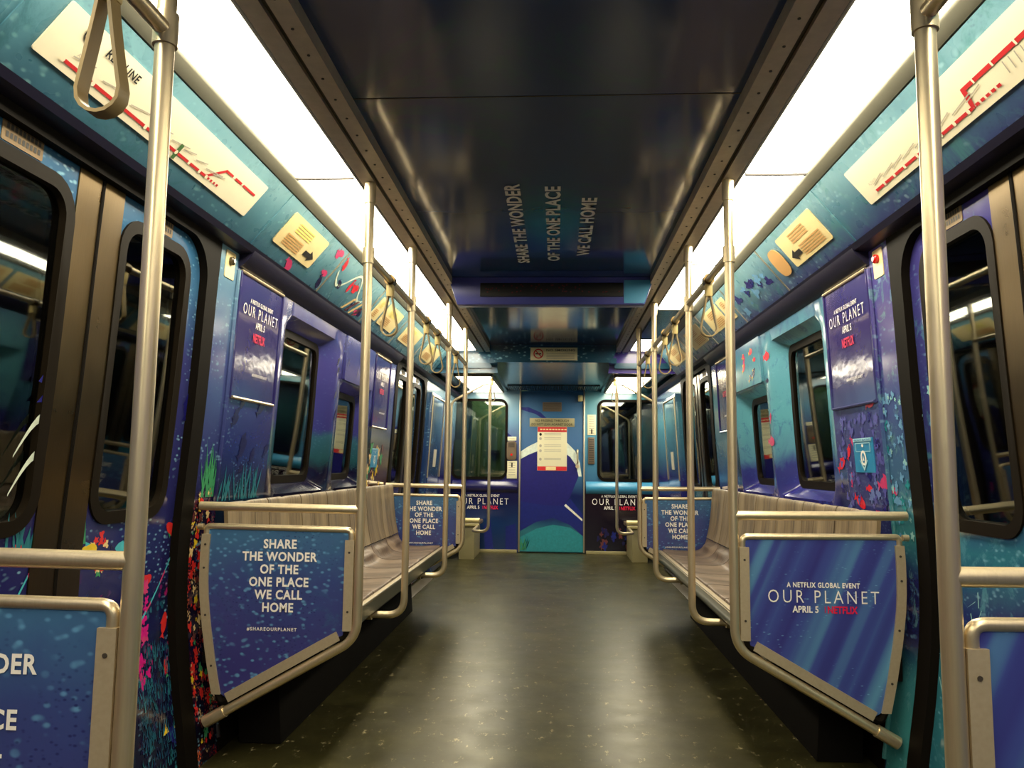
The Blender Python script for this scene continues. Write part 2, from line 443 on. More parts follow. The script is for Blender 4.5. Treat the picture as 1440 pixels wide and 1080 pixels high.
class MB:
    def __init__(s):
        s.bm = bmesh.new(); s.mats = []
    def mi(s, m):
        m = M[m] if isinstance(m, str) else m
        if m not in s.mats: s.mats.append(m)
        return s.mats.index(m)
    def face(s, vs, m):
        try:
            f = s.bm.faces.new(vs); f.material_index = s.mi(m); return f
        except ValueError:
            return None
    def poly(s, pts, m):
        return s.face([s.bm.verts.new(p) for p in pts], m)
    def box(s, x0, x1, y0, y1, z0, z1, m):
        x0, x1 = sorted((x0, x1)); y0, y1 = sorted((y0, y1)); z0, z1 = sorted((z0, z1))
        v = [s.bm.verts.new(p) for p in ((x0, y0, z0), (x1, y0, z0), (x1, y1, z0), (x0, y1, z0), (x0, y0, z1), (x1, y0, z1), (x1, y1, z1), (x0, y1, z1))]
        for f in ((3, 2, 1, 0), (4, 5, 6, 7), (0, 1, 5, 4), (1, 2, 6, 5), (2, 3, 7, 6), (3, 0, 4, 7)):
            s.face([v[i] for i in f], m)
        return s
    def prism(s, pts, ext, m, m_side=None):
        """closed outline of 3D points pushed along ext"""
        ext = Vector(ext)
        a = [s.bm.verts.new(p) for p in pts]
        b = [s.bm.verts.new(Vector(p) + ext) for p in pts]
        s.face(a, m); s.face(b[::-1], m)
        for i in range(len(a)):
            j = (i + 1) % len(a)
            s.face([a[j], a[i], b[i], b[j]], m_side or m)
        return s
    def tube(s, pts, r, m, seg=14, cap=True):
        pts = [Vector(p) for p in pts]
        rings = []
        t0 = (pts[1] - pts[0]).normalized()
        up = Vector((0, 0, 1)) if abs(t0.z) < .9 else Vector((0, 1, 0))
        nrm = t0.cross(up).normalized()
        for i, p in enumerate(pts):
            t = (pts[min(i + 1, len(pts) - 1)] - pts[max(i - 1, 0)]).normalized()
            nrm = (nrm - t * nrm.dot(t)).normalized()
            bn = t.cross(nrm)
            rad = r[i] if isinstance(r, (list, tuple)) else r
            rings.append([s.bm.verts.new(p + (nrm * math.cos(2 * math.pi * k / seg) + bn * math.sin(2 * math.pi * k / seg)) * rad) for k in range(seg)])
        for a, b in zip(rings, rings[1:]):
            for k in range(seg):
                s.face([a[k], a[(k + 1) % seg], b[(k + 1) % seg], b[k]], m)
        if cap:
            s.face(rings[0][::-1], m); s.face(rings[-1], m)
        return s
    def band(s, pts, wdir, wid, thick, m, closed=False):
        """flat strip following pts; wdir is the width direction"""
        pts = [Vector(p) for p in pts]; wd = Vector(wdir).normalized()
        rings = []; n = len(pts)
        for i, p in enumerate(pts):
            a = pts[(i - 1) % n] if (closed or i > 0) else p
            b = pts[(i + 1) % n] if (closed or i < n - 1) else p
            nn = (b - a).normalized().cross(wd).normalized()
            rings.append([s.bm.verts.new(p + wd * sx * wid / 2 + nn * sy * thick / 2) for sx, sy in ((-1, -1), (1, -1), (1, 1), (-1, 1))])
        rng = range(n if closed else n - 1)
        for i in rng:
            a, b = rings[i], rings[(i + 1) % n]
            for k in range(4):
                s.face([a[k], a[(k + 1) % 4], b[(k + 1) % 4], b[k]], m)
        if not closed:
            s.face(rings[0][::-1], m); s.face(rings[-1], m)
        return s
    def panel(s, outer, holes, mapf, t, m, m_side=None, step=.16, taper=0.0, back=True):
        """plate with holes in (u,v); mapf(u,v,depth) -> 3D"""
        outer = dense(outer, step)
        loops = [outer] + [list(h) for h in holes]
        verts = []; edges = []
        for L in loops:
            b = len(verts)
            verts += [Vector(p) for p in L]
            edges += [(b + i, b + (i + 1) % len(L)) for i in range(len(L))]
        us = [p[0] for p in outer]; vs = [p[1] for p in outer]
        u = min(us) + step * .5
        while u < max(us) - .02:
            v = min(vs) + step * .5
            while v < max(vs) - .02:
                if inside((u, v), outer) and not any(inside((u, v), h) for h in holes):
                    if min(math.hypot(q[0] - u, q[1] - v) for L in loops for q in L) > step * .28:
                        verts.append(Vector((u, v)))
                v += step
            u += step
        vo, _, fo, _, _, _ = delaunay_2d_cdt(verts, edges, [], 0, 1e-6)
        cents = []
        for h in holes:
            hu = [p[0] for p in h]; hv = [p[1] for p in h]
            cents.append(((min(hu) + max(hu)) / 2, (min(hv) + max(hv)) / 2, (max(hu) - min(hu)) / 2, (max(hv) - min(hv)) / 2))
        tu, tv = taper if isinstance(taper, tuple) else (taper, taper)
        def bk(p):
            if taper:
                for h, (cu, cv, au, av) in zip(holes, cents):
                    if any(abs(p[0] - q[0]) + abs(p[1] - q[1]) < 1e-5 for q in h):
                        return (cu + (p[0] - cu) * (1 - tu / au), cv + (p[1] - cv) * (1 - tv / av))
            return p
        fr = [s.bm.verts.new(mapf(p[0], p[1], 0)) for p in vo]
        bb = [s.bm.verts.new(mapf(*bk(p), t)) for p in vo]
        ec = {}
        for f in fo:
            c = (sum(vo[i][0] for i in f) / 3, sum(vo[i][1] for i in f) / 3)
            if not inside(c, outer) or any(inside(c, h) for h in holes): continue
            s.face([fr[i] for i in f], m)
            s.face([bb[i] for i in reversed(f)], m_side or m)
            for a, b in zip(f, f[1:] + f[:1]):
                if (b, a) in ec: ec.pop((b, a))
                else: ec[(a, b)] = 1
        for a, b in ec:
            s.face([fr[b], fr[a], bb[a], bb[b]], m_side or m)
        return s
    def decal(s, pts, mapf, m, d=-.0016):
        return s.poly([mapf(u, v, d) for u, v in pts], m)
    def text(s, body, size, mat, org, X, Y, bold=0.0, spacing=1.0, width=None, height=None):
        vs, fs, wd, ht = text_geo(body, bold, spacing)
        sx = sy = size
        if width: sx = width / wd; sy = size if size else sx
        if height: sy = height / ht; sx = sx if width else sy
        X = Vector(X).normalized(); Y = Vector(Y).normalized(); org = Vector(org)
        b = [s.bm.verts.new(org + X * v.x * sx + Y * v.y * sy) for v in vs]
        for f in fs:
            s.face([b[i] for i in f], mat)
        return s
    def build(s, name, parent=None, bevel=0.0, smooth=True, normals=True, ang=38, seg=2):
        bm = s.bm
        bmesh.ops.remove_doubles(bm, verts=bm.verts, dist=1e-5)
        if bevel:
            ed = [e for e in bm.edges if len(e.link_faces) == 2 and e.calc_face_angle(0) > R(30)]
            bmesh.ops.bevel(bm, geom=ed, offset=bevel, segments=seg, profile=.6, affect='EDGES', clamp_overlap=True)
        if normals:
            bmesh.ops.recalc_face_normals(bm, faces=bm.faces)
        off = wloc(parent) if parent is not None else Vector((0, 0, 0))
        for v in bm.verts: v.co -= off
        me = bpy.data.meshes.new(name)
        bm.to_mesh(me); bm.free()
        for m in s.mats: me.materials.append(m)
        if smooth:
            me.polygons.foreach_set('use_smooth', [True] * len(me.polygons))
            me.set_sharp_from_angle(angle=R(ang))
        o = bpy.data.objects.new(name, me)
        COL.objects.link(o)
        if parent is not None: o.parent = parent
        return o

def copy_tree(o, parent=None):
    c = o.copy(); COL.objects.link(c)
    if parent is not None:
        c.parent = parent
        c.matrix_parent_inverse = o.matrix_parent_inverse.copy()
    for ch in list(o.children): copy_tree(ch, c)
    return c

def origin_to(o, p):
    """move a mesh's origin to p without moving the mesh"""
    p = Vector(p)
    for v in o.data.vertices: v.co -= p
    o.location = p
    return o

# ------------------------------------------------------------------ car section
_PZ = [0, .1, .2, .35, .55, .75, .95, 1.25, 1.6, 1.8, 2.1]
_PX = [1.158, 1.170, 1.186, 1.208, 1.227, 1.228, 1.216, 1.195, 1.178, 1.166, 1.148]
def prof(z):
    z = max(0, min(2.1, z))
    for i in range(len(_PZ) - 1):
        if z <= _PZ[i + 1]:
            h = _PZ[i + 1] - _PZ[i]; t = (z - _PZ[i]) / h
            def sl(k):
                k = max(1, min(len(_PZ) - 2, k))
                return (_PX[k + 1] - _PX[k - 1]) / (_PZ[k + 1] - _PZ[k - 1])
            a, b = sl(i) * h, sl(i + 1) * h
            return ((2 * t ** 3 - 3 * t ** 2 + 1) * _PX[i] + (t ** 3 - 2 * t ** 2 + t) * a + (-2 * t ** 3 + 3 * t ** 2) * _PX[i + 1] + (t ** 3 - t ** 2) * b)
    return _PX[-1]
def wallmap(s, off=0.0):
    return lambda u, v, d: Vector((s * (prof(v) + off + d), u, v))
def sidename(s): return 'left' if s < 0 else 'right'
A = 0.64                    # poles stand this far from the middle
Y1, Y2, Y3, Y4, Y5 = 1.26, 2.74, 3.59, 4.87, 5.78
YE = 9.43
ZR = 2.04                   # height of the light rail
random.seed(4)

# floor
MB().box(-1.26, 1.26, -2.3, YE + .02, -.06, 0, 'floor').build('floor', smooth=False)['kind'] = 'structure'
# sills at the doorways
k = 1
for s in (-1, 1):
    for y0, y1 in ((1.33, 2.70), (5.86, 7.20)):
        o = MB().box(s * 1.06, s * 1.165, y0, y1, 0.0, .006, 'sill').build('trim_%d' % k, bevel=.004)
        o['kind'] = 'structure'; k += 1

# fish and reef prints
def fish(mb, mp, u, v, L, ang, m, m2=None, flip=1):
    ca, sa = math.cos(R(ang)), math.sin(R(ang))
    def T(a, b): return (u + (a * ca - b * sa) * L * flip, v + (a * sa + b * ca) * L)
    body = [T(.5 * math.cos(t), .24 * math.sin(t) * (1 if math.cos(t) > 0 else 1)) for t in [2 * math.pi * i / 14 for i in range(14)]]
    mb.decal(body, mp, m)
    mb.decal([T(-.42, 0), T(-.72, .2), T(-.66, 0), T(-.72, -.2)], mp, m2 or m, -.0019)
    mb.decal([T(-.1, .2), T(.15, .22), T(-.1, .36)], mp, m2 or m, -.0019)
def blob(mb, mp, u, v, r, m, rnd, n=13, e=1.0, d=-.0016):
    n = 18
    ph = rnd.random() * 6; lob = rnd.choice([3, 4, 5])
    pts = []
    for i in range(n):
        a = 2 * math.pi * i / n
        q = r * (.78 + .26 * math.sin(lob * a + ph) + .42 * (rnd.random() - .5))
        pts.append((u + q * math.cos(a), v + e * q * math.sin(a)))
    mb.decal(pts, mp, m, d)
def tuft(mb, mp, u, v, wd, ht, m, rnd, n=16, bw=.005):
    for i in range(n):
        a = (rnd.random() - .5) * 1.2
        x0 = u + (rnd.random() - .5) * wd
        h = ht * (.5 + .6 * rnd.random())
        mb.decal([(x0 - bw, v), (x0 + bw, v), (x0 + math.sin(a) * h * .5 + bw, v + h * .6), (x0 + math.sin(a) * h * .7, v + h), (x0 + math.sin(a) * h * .45 - bw, v + h * .6)], mp, m, -.0014 - .0002 * (i % 4))

# side walls
WIN1 = (3.42, 4.27, .885, 1.70)
WIN2 = (4.36, 5.10, .885, 1.49)
walls = {}
for s in (-1, 1):
    mb = MB()
    mp = wallmap(s)
    jm, wm, pm, fm = ('jamb_left', 'wall_left', 'pillar_left', 'far_left') if s < 0 else ('jamb_right', 'wall_right', 'pillar_right', 'far_right')
    T = .075
    top = 1.84
    def rect(a, b): return [(a, 0), (b, 0), (b, top), (a, top)]
    mb.panel(rect(-2.3, 1.33), [], mp, T, wm, step=.3)
    mb.panel(rect(2.70, 2.855), [], mp, T, jm, step=.1)
    mb.panel(rect(2.855, 3.36), [], mp, T, wm)
    mb.panel(rect(3.36, 5.13), [rr(*WIN1, .09), rr(*WIN2, .07)], mp, T, pm, taper=(.14, .05))
    mb.panel(rect(5.13, 5.86), [], mp, T, fm)
    mb.panel(rect(7.20, YE + .02), [], mp, T, 'end_left' if s < 0 else 'far_right', step=.25)
    # rounded bead beside the jamb
    mb.tube([mp(2.862, z, -.004) for z in [.05 + .1 * i for i in range(18)]], .009, jm, 8)
    rnd = random.Random(11 if s < 0 else 23)
    if s < 0:
        for i in range(120):
            blob(mb, mp, 2.71 + .135 * rnd.random(), .06 + .86 * rnd.random(), .006 + .012 * rnd.random(), rnd.choice(['coral_red', 'coral_red', 'coral_red', 'brownish', 'fish_dark', 'coral_cream', 'brownish', 'fish_yellow', 'plant_green']), rnd, 9, 1.2, -.0014 - .00002 * i)
        tuft(mb, mp, 2.80, .90, .10, .20, 'plant_green', rnd, 18)
        tuft(mb, mp, 3.1, .88, .45, .14, 'plant_teal', rnd, 26)
        for i in range(9):
            fish(mb, mp, 2.95 + .38 * rnd.random(), 1.0 + .3 * rnd.random(), .05 + .04 * rnd.random(), 20 + 40 * rnd.random(), 'fish_dark')
        fish(mb, mp, 2.905, 1.60, .06, 70, 'coral_cream', 'brownish')
        for i in range(5):
            fish(mb, mp, 4.29 + .04 * rnd.random(), 1.2 + .5 * rnd.random(), .05, 50, 'fish_dark')
        for i in range(26):
            blob(mb, mp, 5.15 + .45 * rnd.random(), .86 + .28 * rnd.random(), .02 + .03 * rnd.random(), rnd.choice(['brownish', 'fish_yellow', 'coral_cream', 'plant_green', 'brownish']), rnd, 9, 1, -.0014 - .00002 * i)
    else:
        for i in range(70):
            blob(mb, mp, 2.71 + .15 * rnd.random(), .80 + .50 * rnd.random() ** 1.3, .006 + .014 * rnd.random(), rnd.choice(['coral_blue', 'coral_pale', 'coral_blue', 'reef_teal']), rnd, 10, 1, -.0014 - .00002 * i)
        for i in range(90):
            blob(mb, mp, 2.88 + .46 * rnd.random(), .86 + .38 * rnd.random(), .006 + .018 * rnd.random(), rnd.choice(['reef_violet', 'deep_blue', 'reef_violet', 'reef_blue', 'reef_violet']), rnd, 11, 1.1, -.0012 - .00002 * i)
        for u, v, L, a, m in ((2.96, 1.27, .07, 10, 'fish_red'), (3.22, 1.10, .06, 60, 'fish_red'), (3.17, 1.13, .05, -40, 'fish_pink'), (3.31, 1.05, .08, 30, 'fish_red'), (3.22, .99, .05, 80, 'fish_pink'),
                              (2.90, .98, .10, 10, 'fish_pink'), (3.05, .955, .05, 0, 'fish_red'), (3.15, .90, .09, -20, 'fish_red'), (2.83, .95, .05, 0, 'fish_pink'), (3.0, .86, .06, 20, 'fish_pink')):
            fish(mb, mp, u, v, L, a, m, flip=-1)
        for u, v, L, a, m in ((4.31, 1.63, .10, 0, 'fish_red'), (4.33, 1.50, .05, 0, 'fish_dark'), (4.315, 1.30, .05, 70, 'fish_pink'), (4.33, 1.17, .10, 0, 'fish_pink')):
            fish(mb, mp, u, v, L, a, m, flip=-1)
    o = mb.build('wall_' + sidename(s))
    o['kind'] = 'structure'
    walls[s] = o

# sloping advert panels above, and the soffit under them with shade in its colour (parts of the walls)
CT, CB = (.945, 2.02), (1.10, 1.835)
def covemap(s):
    dx, dz = (CB[0] - CT[0]) / .24135, (CB[1] - CT[1]) / .24135
    return lambda u, v, d: Vector((s * (CT[0] + dx * v - dz * d), u, CT[1] + dz * v + dx * d))
SEAM = [-2.3, -.8, .4, 1.42, 2.80, 3.60, 4.40, 5.20, 6.00, 7.0]
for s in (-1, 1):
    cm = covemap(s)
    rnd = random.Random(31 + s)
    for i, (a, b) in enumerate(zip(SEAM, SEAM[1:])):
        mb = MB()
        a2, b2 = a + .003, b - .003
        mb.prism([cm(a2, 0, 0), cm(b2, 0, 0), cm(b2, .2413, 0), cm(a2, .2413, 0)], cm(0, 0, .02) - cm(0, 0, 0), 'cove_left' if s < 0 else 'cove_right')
        if s < 0 and a > 2 and a < 4:
            for k in range(9):
                fish(mb, cm, a + .05 + (b - a - .1) * rnd.random(), .02 + .2 * rnd.random(), .05 + .03 * rnd.random(), 90 * rnd.random(), rnd.choice(['fish_pink', 'fish_dark', 'fish_red', 'fish_dark']))
        if s < 0 and 3.5 < a < 4:
            cu = [(a + .05 + .045 * t, .10 + .06 * math.sin(t * .7)) for t in range(14)]
            for p, q in zip(cu, cu[1:]):
                mb.decal([(p[0], p[1] - .008), (q[0], q[1] - .008), (q[0], q[1] + .008), (p[0], p[1] + .008)], cm, 'squid')
            for k in range(4):
                u = a + .40 + .07 * k
                mb.decal([(u, .235), (u + .03, .235), (u + .12, .15), (u + .09, .15)], cm, 'brownish' if k % 2 else 'coral_cream', -.0018)
        if s > 0 and 3.5 < a < 4:
            for k in range(14):
                blob(mb, cm, a + .1 + .6 * rnd.random(), .08 + .12 * rnd.random(), .02 + .04 * rnd.random(), rnd.choice(['coral_blue', 'deep_blue', 'arc_dark']), rnd, 10, .6, -.001 - .0001 * k)
        mb.build('cove_panel', walls[s])
        st = MB()
        if i:
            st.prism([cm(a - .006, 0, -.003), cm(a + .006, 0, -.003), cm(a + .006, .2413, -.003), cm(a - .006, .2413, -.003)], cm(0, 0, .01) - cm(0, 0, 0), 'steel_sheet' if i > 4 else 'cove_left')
            st.build('seam_strip', walls[s])
    mb = MB()
    e = .0
    prof_pts = [(CB[0], CB[1]), (1.115, 1.818), (1.15, 1.812), (1.20, 1.81), (1.25, 1.82), (1.25, 1.86), (1.12, 1.87)]
    mb.prism([(s * x, -2.3, z) for x, z in prof_pts], (0, YE + 2.3, 0), 'soffit')
    mb.build('soffit', walls[s])
    hd = [(1.108, 1.826), (1.118, 1.806), (1.150, 1.772), (1.172, 1.760), (1.21, 1.760), (1.21, 1.826)]
    MB().prism([(s * x, 2.862, z) for x, z in hd], (0, 2.93, 0), 'soffit').build('shade_strip', walls[s])  # dark strip standing in for the shade at the wall top

# ceiling and light rails
mb = MB()
mb.box(-.60, .60, -2.3, 6.88, 2.08, 2.12, 'ceiling')
mb.box(-.60, .60, -2.3, 2.157, 2.0795, 2.0805, 'ceiling')
ceil = mb.build('ceiling', smooth=False)
ceil['kind'] = 'structure'
mb = MB().box(-.60, .60, 2.157, 2.162, 2.0785, 2.081, 'trim_dark')
mb.build('ceiling_seam', ceil)
mb = MB()
for body, x, y0, y1 in (('SHARE THE WONDER', -.135, 2.86, 4.02), ('OF THE ONE PLACE', .02, 2.89, 3.98), ('WE CALL HOME', .165, 3.02, 3.88)):
    mb.text(body, None, 'grey_letter', (x, (y0 + y1) / 2, 2.0775), (0, -1, 0), (-1, 0, 0), .03, 1.05, width=y1 - y0, height=.062)
mb.build('lettering', ceil, smooth=False, normals=False)
# rear of the car, behind the camera
MB().box(-1.26, 1.26, -2.36, -2.3, 0, 2.12, 'end_left').build('wall_back', smooth=False)['kind'] = 'structure'
for s in (-1, 1):
    mb = MB()
    y0, y1 = -2.3, 7.02
    mb.box(s * .555, s * .606, y0, y1, ZR, 2.085, 'trim_metal')
    mb.box(s * .606, s * .622, y0, y1, ZR + .012, 2.085, 'trim_dark')
    mb.box(s * .622, s * .672, y0, y1, ZR, 2.085, 'trim_metal')
    mb.box(s * .672, s * .688, y0, y1, ZR + .006, 2.085, 'trim_dark')
    for i in range(60):
        y = -.2 + i * .12
        mb.tube([(s * .583, y, ZR - .002), (s * .583, y, ZR + .01)], .004, 'trim_dark', 8)
    o = mb.build('trim_%d' % k); o['kind'] = 'structure'; k += 1
    mb = MB()
    mb.prism([(s * .898, y0, 2.046), (s * .905, y0, 2.036), (s * .940, y0, 2.022), (s * .955, y0, 2.03), (s * .95, y0, 2.07), (s * .898, y0, 2.07)], (0, y1 - y0, 0), 'gasket_metal')
    o = mb.build('trim_%d' % k); o['kind'] = 'structure'; k += 1
    MB().box(s * .60, s * .96, y0, y1, 2.072, 2.12, 'trim_dark').build('light_tray', o)

# fluorescent panels
LJ = [-2.28, -.95, .25, 1.47, 2.69, 3.93, 5.08, 6.28, 6.95]
wherel = ['far behind the camera', 'behind the camera', 'over the nearest seats', 'over the near doorway', 'above the near end of the bench', 'over the middle of the bench', 'above the far end of the bench', 'over the far doorway']
for s in (-1, 1):
    for i, (a, b) in enumerate(zip(LJ, LJ[1:])):
        lit = not (s > 0 and i == 6)
        lab = ('lit white fluorescent ceiling panel on the %s, %s' if lit else 'unlit teal ceiling panel on the %s, %s') % (sidename(s), wherel[i])
        L = empty('ceiling_light', (s * .79, (a + b) / 2, ZR), lab, 'light', 'fluorescent panels along the ceiling edges')
        pr = [(s * (.690 + .207 * q / 10), ZR + .004 - .003 * math.sin(math.pi * q / 10)) for q in range(11)] + [(s * .897, ZR + .018), (s * .690, ZR + .018)]
        MB().prism([(x, a + .006, z) for x, z in pr], (0, b - a - .012, 0), 'diffuser' if lit else 'low_ceiling').build('diffuser', L)
        if i < 7:
            MB().box(s * .690, s * .897, b - .005, b + .005, ZR - .003, ZR + .02, 'trim_dark').build('end_strip', L, smooth=False)

# ------------------------------------------------------------------ windows in the side walls
wn = 1
def window(s, W, dep=.075):
    global wn
    y0, y1, z0, z1 = W[0] + .14, W[1] - .14, W[2] + .05, W[3] - .05
    pm = wallmap(s, dep)
    p = MB().panel(rr(y0 - .01, y1 + .01, z0 - .01, z1 + .01, .06), [], pm, .008, 'glass').build('window_%d' % wn)
    p['kind'] = 'structure'
    MB().panel(rr(y0 - .006, y1 + .006, z0 - .006, z1 + .006, .065), [rr(y0 + .03, y1 - .03, z0 + .03, z1 - .03, .05)], wallmap(s, dep - .012), .02, 'brown_rubber').build('window_frame', p)
    wn += 1
for s in (-1, 1):
    window(s, WIN1)
    window(s, WIN2)
    # destination box above the far window
    mp = wallmap(s)
    b = MB().panel(rr(4.40, 5.09, 1.50, 1.757, .01), [], wallmap(s, -.014), .02, 'pillar_left' if s < 0 else 'pillar_right')
    rnd = random.Random(5)
    mq = wallmap(s, -.014)
    for i in range(7):
        if s > 0:
            fish(b, mq, 4.45 + .5 * rnd.random(), 1.53 + .18 * rnd.random(), .05 + .03 * rnd.random(), 40 * rnd.random(), rnd.choice(['fish_red', 'fish_dark', 'fish_pink']), 'fish_yellow', flip=-1)
        else:
            fish(b, mq, 4.45 + .5 * rnd.random(), 1.53 + .18 * rnd.random(), .05, 60, 'fish_dark')
    o = b.build('sign_box')
    origin_to(o, (s * 1.18, 4.745, 1.50))
    tag(o, 'flush %s box above the second window of the %s wall' % ('violet printed' if s < 0 else 'cyan fish printed', sidename(s)), 'sign box')

# ------------------------------------------------------------------ doors
dn = 1
def door_leaf(s, ya, yb, seam_at_b):
    """one sliding leaf; seam_at_b tells on which side the two leaves meet"""
    global dn, wn
    rel = .022
    mp = wallmap(s, rel)
    es = .105
    if seam_at_b: p0, p1, e0, e1 = ya, yb - es, yb - es, yb - .004
    else: p0, p1, e0, e1 = ya + es, yb, ya + .004, ya + es
    cy = (p0 + p1) / 2
    wy0, wy1 = (p0 + .06, p0 + .06 + .39) if seam_at_b else (p1 - .06 - .39, p1 - .06)
    if seam_at_b: wy0, wy1 = p1 - .015 - .40, p1 - .015
    else: wy0, wy1 = p0 + .015, p0 + .015 + .40
    m = 'door_left' if s < 0 else 'door_right'
    mb = MB()
    mb.panel([(p0, .012), (p1, .012), (p1, 1.83), (p0, 1.83)], [rr(wy0, wy1, .86, 1.715, .085)], mp, .035, m)
    rnd = random.Random(int(ya * 100) + s)
    far = ya > 4
    if s < 0 and not far:
        for i in range(110):
            blob(mb, mp, p0 + .24 + .13 * rnd.random(), .33 + .34 * rnd.random(), .006 + .014 * rnd.random(), rnd.choice(['coral_magenta', 'coral_magenta', 'fish_pink']), rnd, 10, 1.1, -.0012 - .00002 * i)
        for i in range(230):
            tuft(mb, mp, p0 + .30 + .22 * rnd.random(), .05 + .38 * rnd.random() ** .8, .04, .035, rnd.choice(['plant_teal', 'fish_dark', 'fish_dark', 'reef_deep', 'reef_deep']), rnd, 4, .0016)
        tuft(mb, mp, p0 + .03, .80, .07, .28, 'plant_green', rnd, 24)
        for i in range(14):
            blob(mb, mp, p0 + .02 + .1 * rnd.random(), .70 + .12 * rnd.random(), .014, rnd.choice(['coral_red', 'coral_cream', 'plant_green']), rnd, 8, 1, -.0013 - .00002 * i)
        fish(mb, mp, p0 + .03, .775, .09, 10, 'fish_yellow', 'fish_teal')
        fish(mb, mp, p0 + .22, .765, .11, 0, 'fish_teal', 'fish_dark')
        fish(mb, mp, p0 + .50, .80, .08, 150, 'coral_red', 'plant_green')
        fish(mb, mp, p0 + .36, .65, .07, 20, 'coral_red')
        fish(mb, mp, p0 + .48, .50, .07, 70, 'coral_red')
        fish(mb, mp, p0 + .48, .36, .05, 100, 'coral_red', 'plant_green')
        fish(mb, mp, p0 + .50, .14, .10, -30, 'deep_blue', 'fish_yellow')
        fish(mb, mp, p0 + .02, 1.13, .06, 0, 'coral_red')
        fish(mb, mp, p1 - .03, 1.22, .08, 80, 'deep_blue')
        for q in range(10):
            u = p0 + .28 + .028 * q; v = .50 + .012 * q + .0016 * q * q
            mb.decal([(u, v), (u + .028, v + .012 + .0016 * (2 * q + 1)), (u + .028, v + .022 + .0016 * (2 * q + 1)), (u, v + .010)], mp, 'fish_teal' if q % 3 else 'fish_pink', -.003)
    elif not far:
        for i in range(30):
            blob(mb, mp, p0 + .02 + (p1 - p0 - .04) * rnd.random(), .88 + .42 * rnd.random(), .014 + .02 * rnd.random(), rnd.choice(['coral_blue', 'coral_pale', 'coral_blue']), rnd, 10, 1, -.0012 - .00002 * i) if not (wy0 - .05 < p0 and False) else None
        for i in range(40):
            a = 2 * math.pi * rnd.random(); u = p0 + .05 + .45 * rnd.random(); v = .30 + .36 * rnd.random(); L = .03 + .05 * rnd.random()
            mb.decal([(u, v), (u + .004, v - .002), (u + L * math.cos(a) + .004, v + L * math.sin(a)), (u + L * math.cos(a), v + L * math.sin(a) + .004)], mp, 'coral_pale', -.0018)
    # blobs that would cover the window opening are not kept
    if s < 0 and seam_at_b and not far:
        for v0 in (1.00, 1.09):
            cu = [(p1 - .012 - .10 * t / 6, v0 + .05 * math.sin(1.2 + t * .35) - .008 * t) for t in range(7)]
            for i, (a, b) in enumerate(zip(cu, cu[1:])):
                h0, h1 = .014 - .0018 * i, .014 - .0018 * (i + 1)
                mb.decal([(a[0], a[1] - h0), (b[0], b[1] - h1), (b[0], b[1] + h1), (a[0], a[1] + h0)], mp, 'squid')
        tuft(mb, mp, p1 - .06, .78, .10, .16, 'plant_teal', rnd, 18)
    bad = [f for f in mb.bm.faces if len(f.verts) > 4 and wy0 - .02 < f.calc_center_median().y < wy1 + .02 and .84 < f.calc_center_median().z < 1.73]
    bmesh.ops.delete(mb.bm, geom=bad, context='FACES')
    d = mb.build('door_%d' % dn)
    d['kind'] = 'structure'; dn += 1
    MB().panel([(e0, .012), (e1, .012), (e1, 1.83), (e0, 1.83)], [], wallmap(s, rel - .004), .03, 'brown_metal').build('edge_strip', d)
    yy = e1 if seam_at_b else e0
    MB().tube([wallmap(s, rel - .002)(yy + (.002 if seam_at_b else -.002), .02 + .1 * i, 0) for i in range(19)], .006, 'rubber', 8).build('seam_rubber', d)
    MB().panel(rr(wy0 - .014, wy1 + .014, .846, 1.729, .098), [rr(wy0 + .022, wy1 - .022, .882, 1.693, .065)], wallmap(s, rel - .007), .022, 'brown_rubber').build('window_gasket', d)
    MB().panel(rr(wy0 + .004, wy1 - .004, .864, 1.711, .08), [], wallmap(s, rel + .012), .008, 'glass').build('window_pane', d)
    lb = MB().panel(rr((wy0 + wy1) / 2 - .07, (wy0 + wy1) / 2 + .07, 1.735, 1.79, .004), [], wallmap(s, rel - .002), .003, 'label_tan')
    for r_ in range(2):
        for c_ in range(9):
            u = (wy0 + wy1) / 2 - .058 + c_ * .0135
            lb.decal([(u, 1.745 + r_ * .02), (u + .009, 1.745 + r_ * .02), (u + .009, 1.758 + r_ * .02), (u, 1.758 + r_ * .02)], wallmap(s, rel - .002), 'black', -.0008)
    lb.build('door_label', d)
for s in (-1, 1):
    for y0, yc, y1 in ((1.36, 2.0, 2.64), (5.89, 6.53, 7.17)):
        door_leaf(s, y0, yc, True)
        door_leaf(s, yc, y1, False)
        # black rubber surround with rounded upper corners
        out = [(y0 - .055, 0), (y1 + .055, 0)] + [(y1 + .055, 1.83), (y0 - .055, 1.83)]
        rad = .14
        arc1 = [(y1 - .03 - rad + rad * math.cos(R(t)), 1.78 - rad + rad * math.sin(R(t))) for t in range(0, 91, 10)]
        arc2 = [(y0 + .03 + rad + rad * math.cos(R(t)), 1.78 - rad + rad * math.sin(R(t))) for t in range(90, 181, 10)]
        ring = [(y0 - .055, .002), (y0 + .03, .002)] + arc2[::-1] + arc1[::-1] + [(y1 - .03, .002), (y1 + .055, .002), (y1 + .055, 1.83), (y0 - .055, 1.83)]
        o = MB().panel(ring, [], wallmap(s, -.006), .05, 'rubber', step=.08).build('trim_%d' % k)
        o['kind'] = 'structure'; k += 1

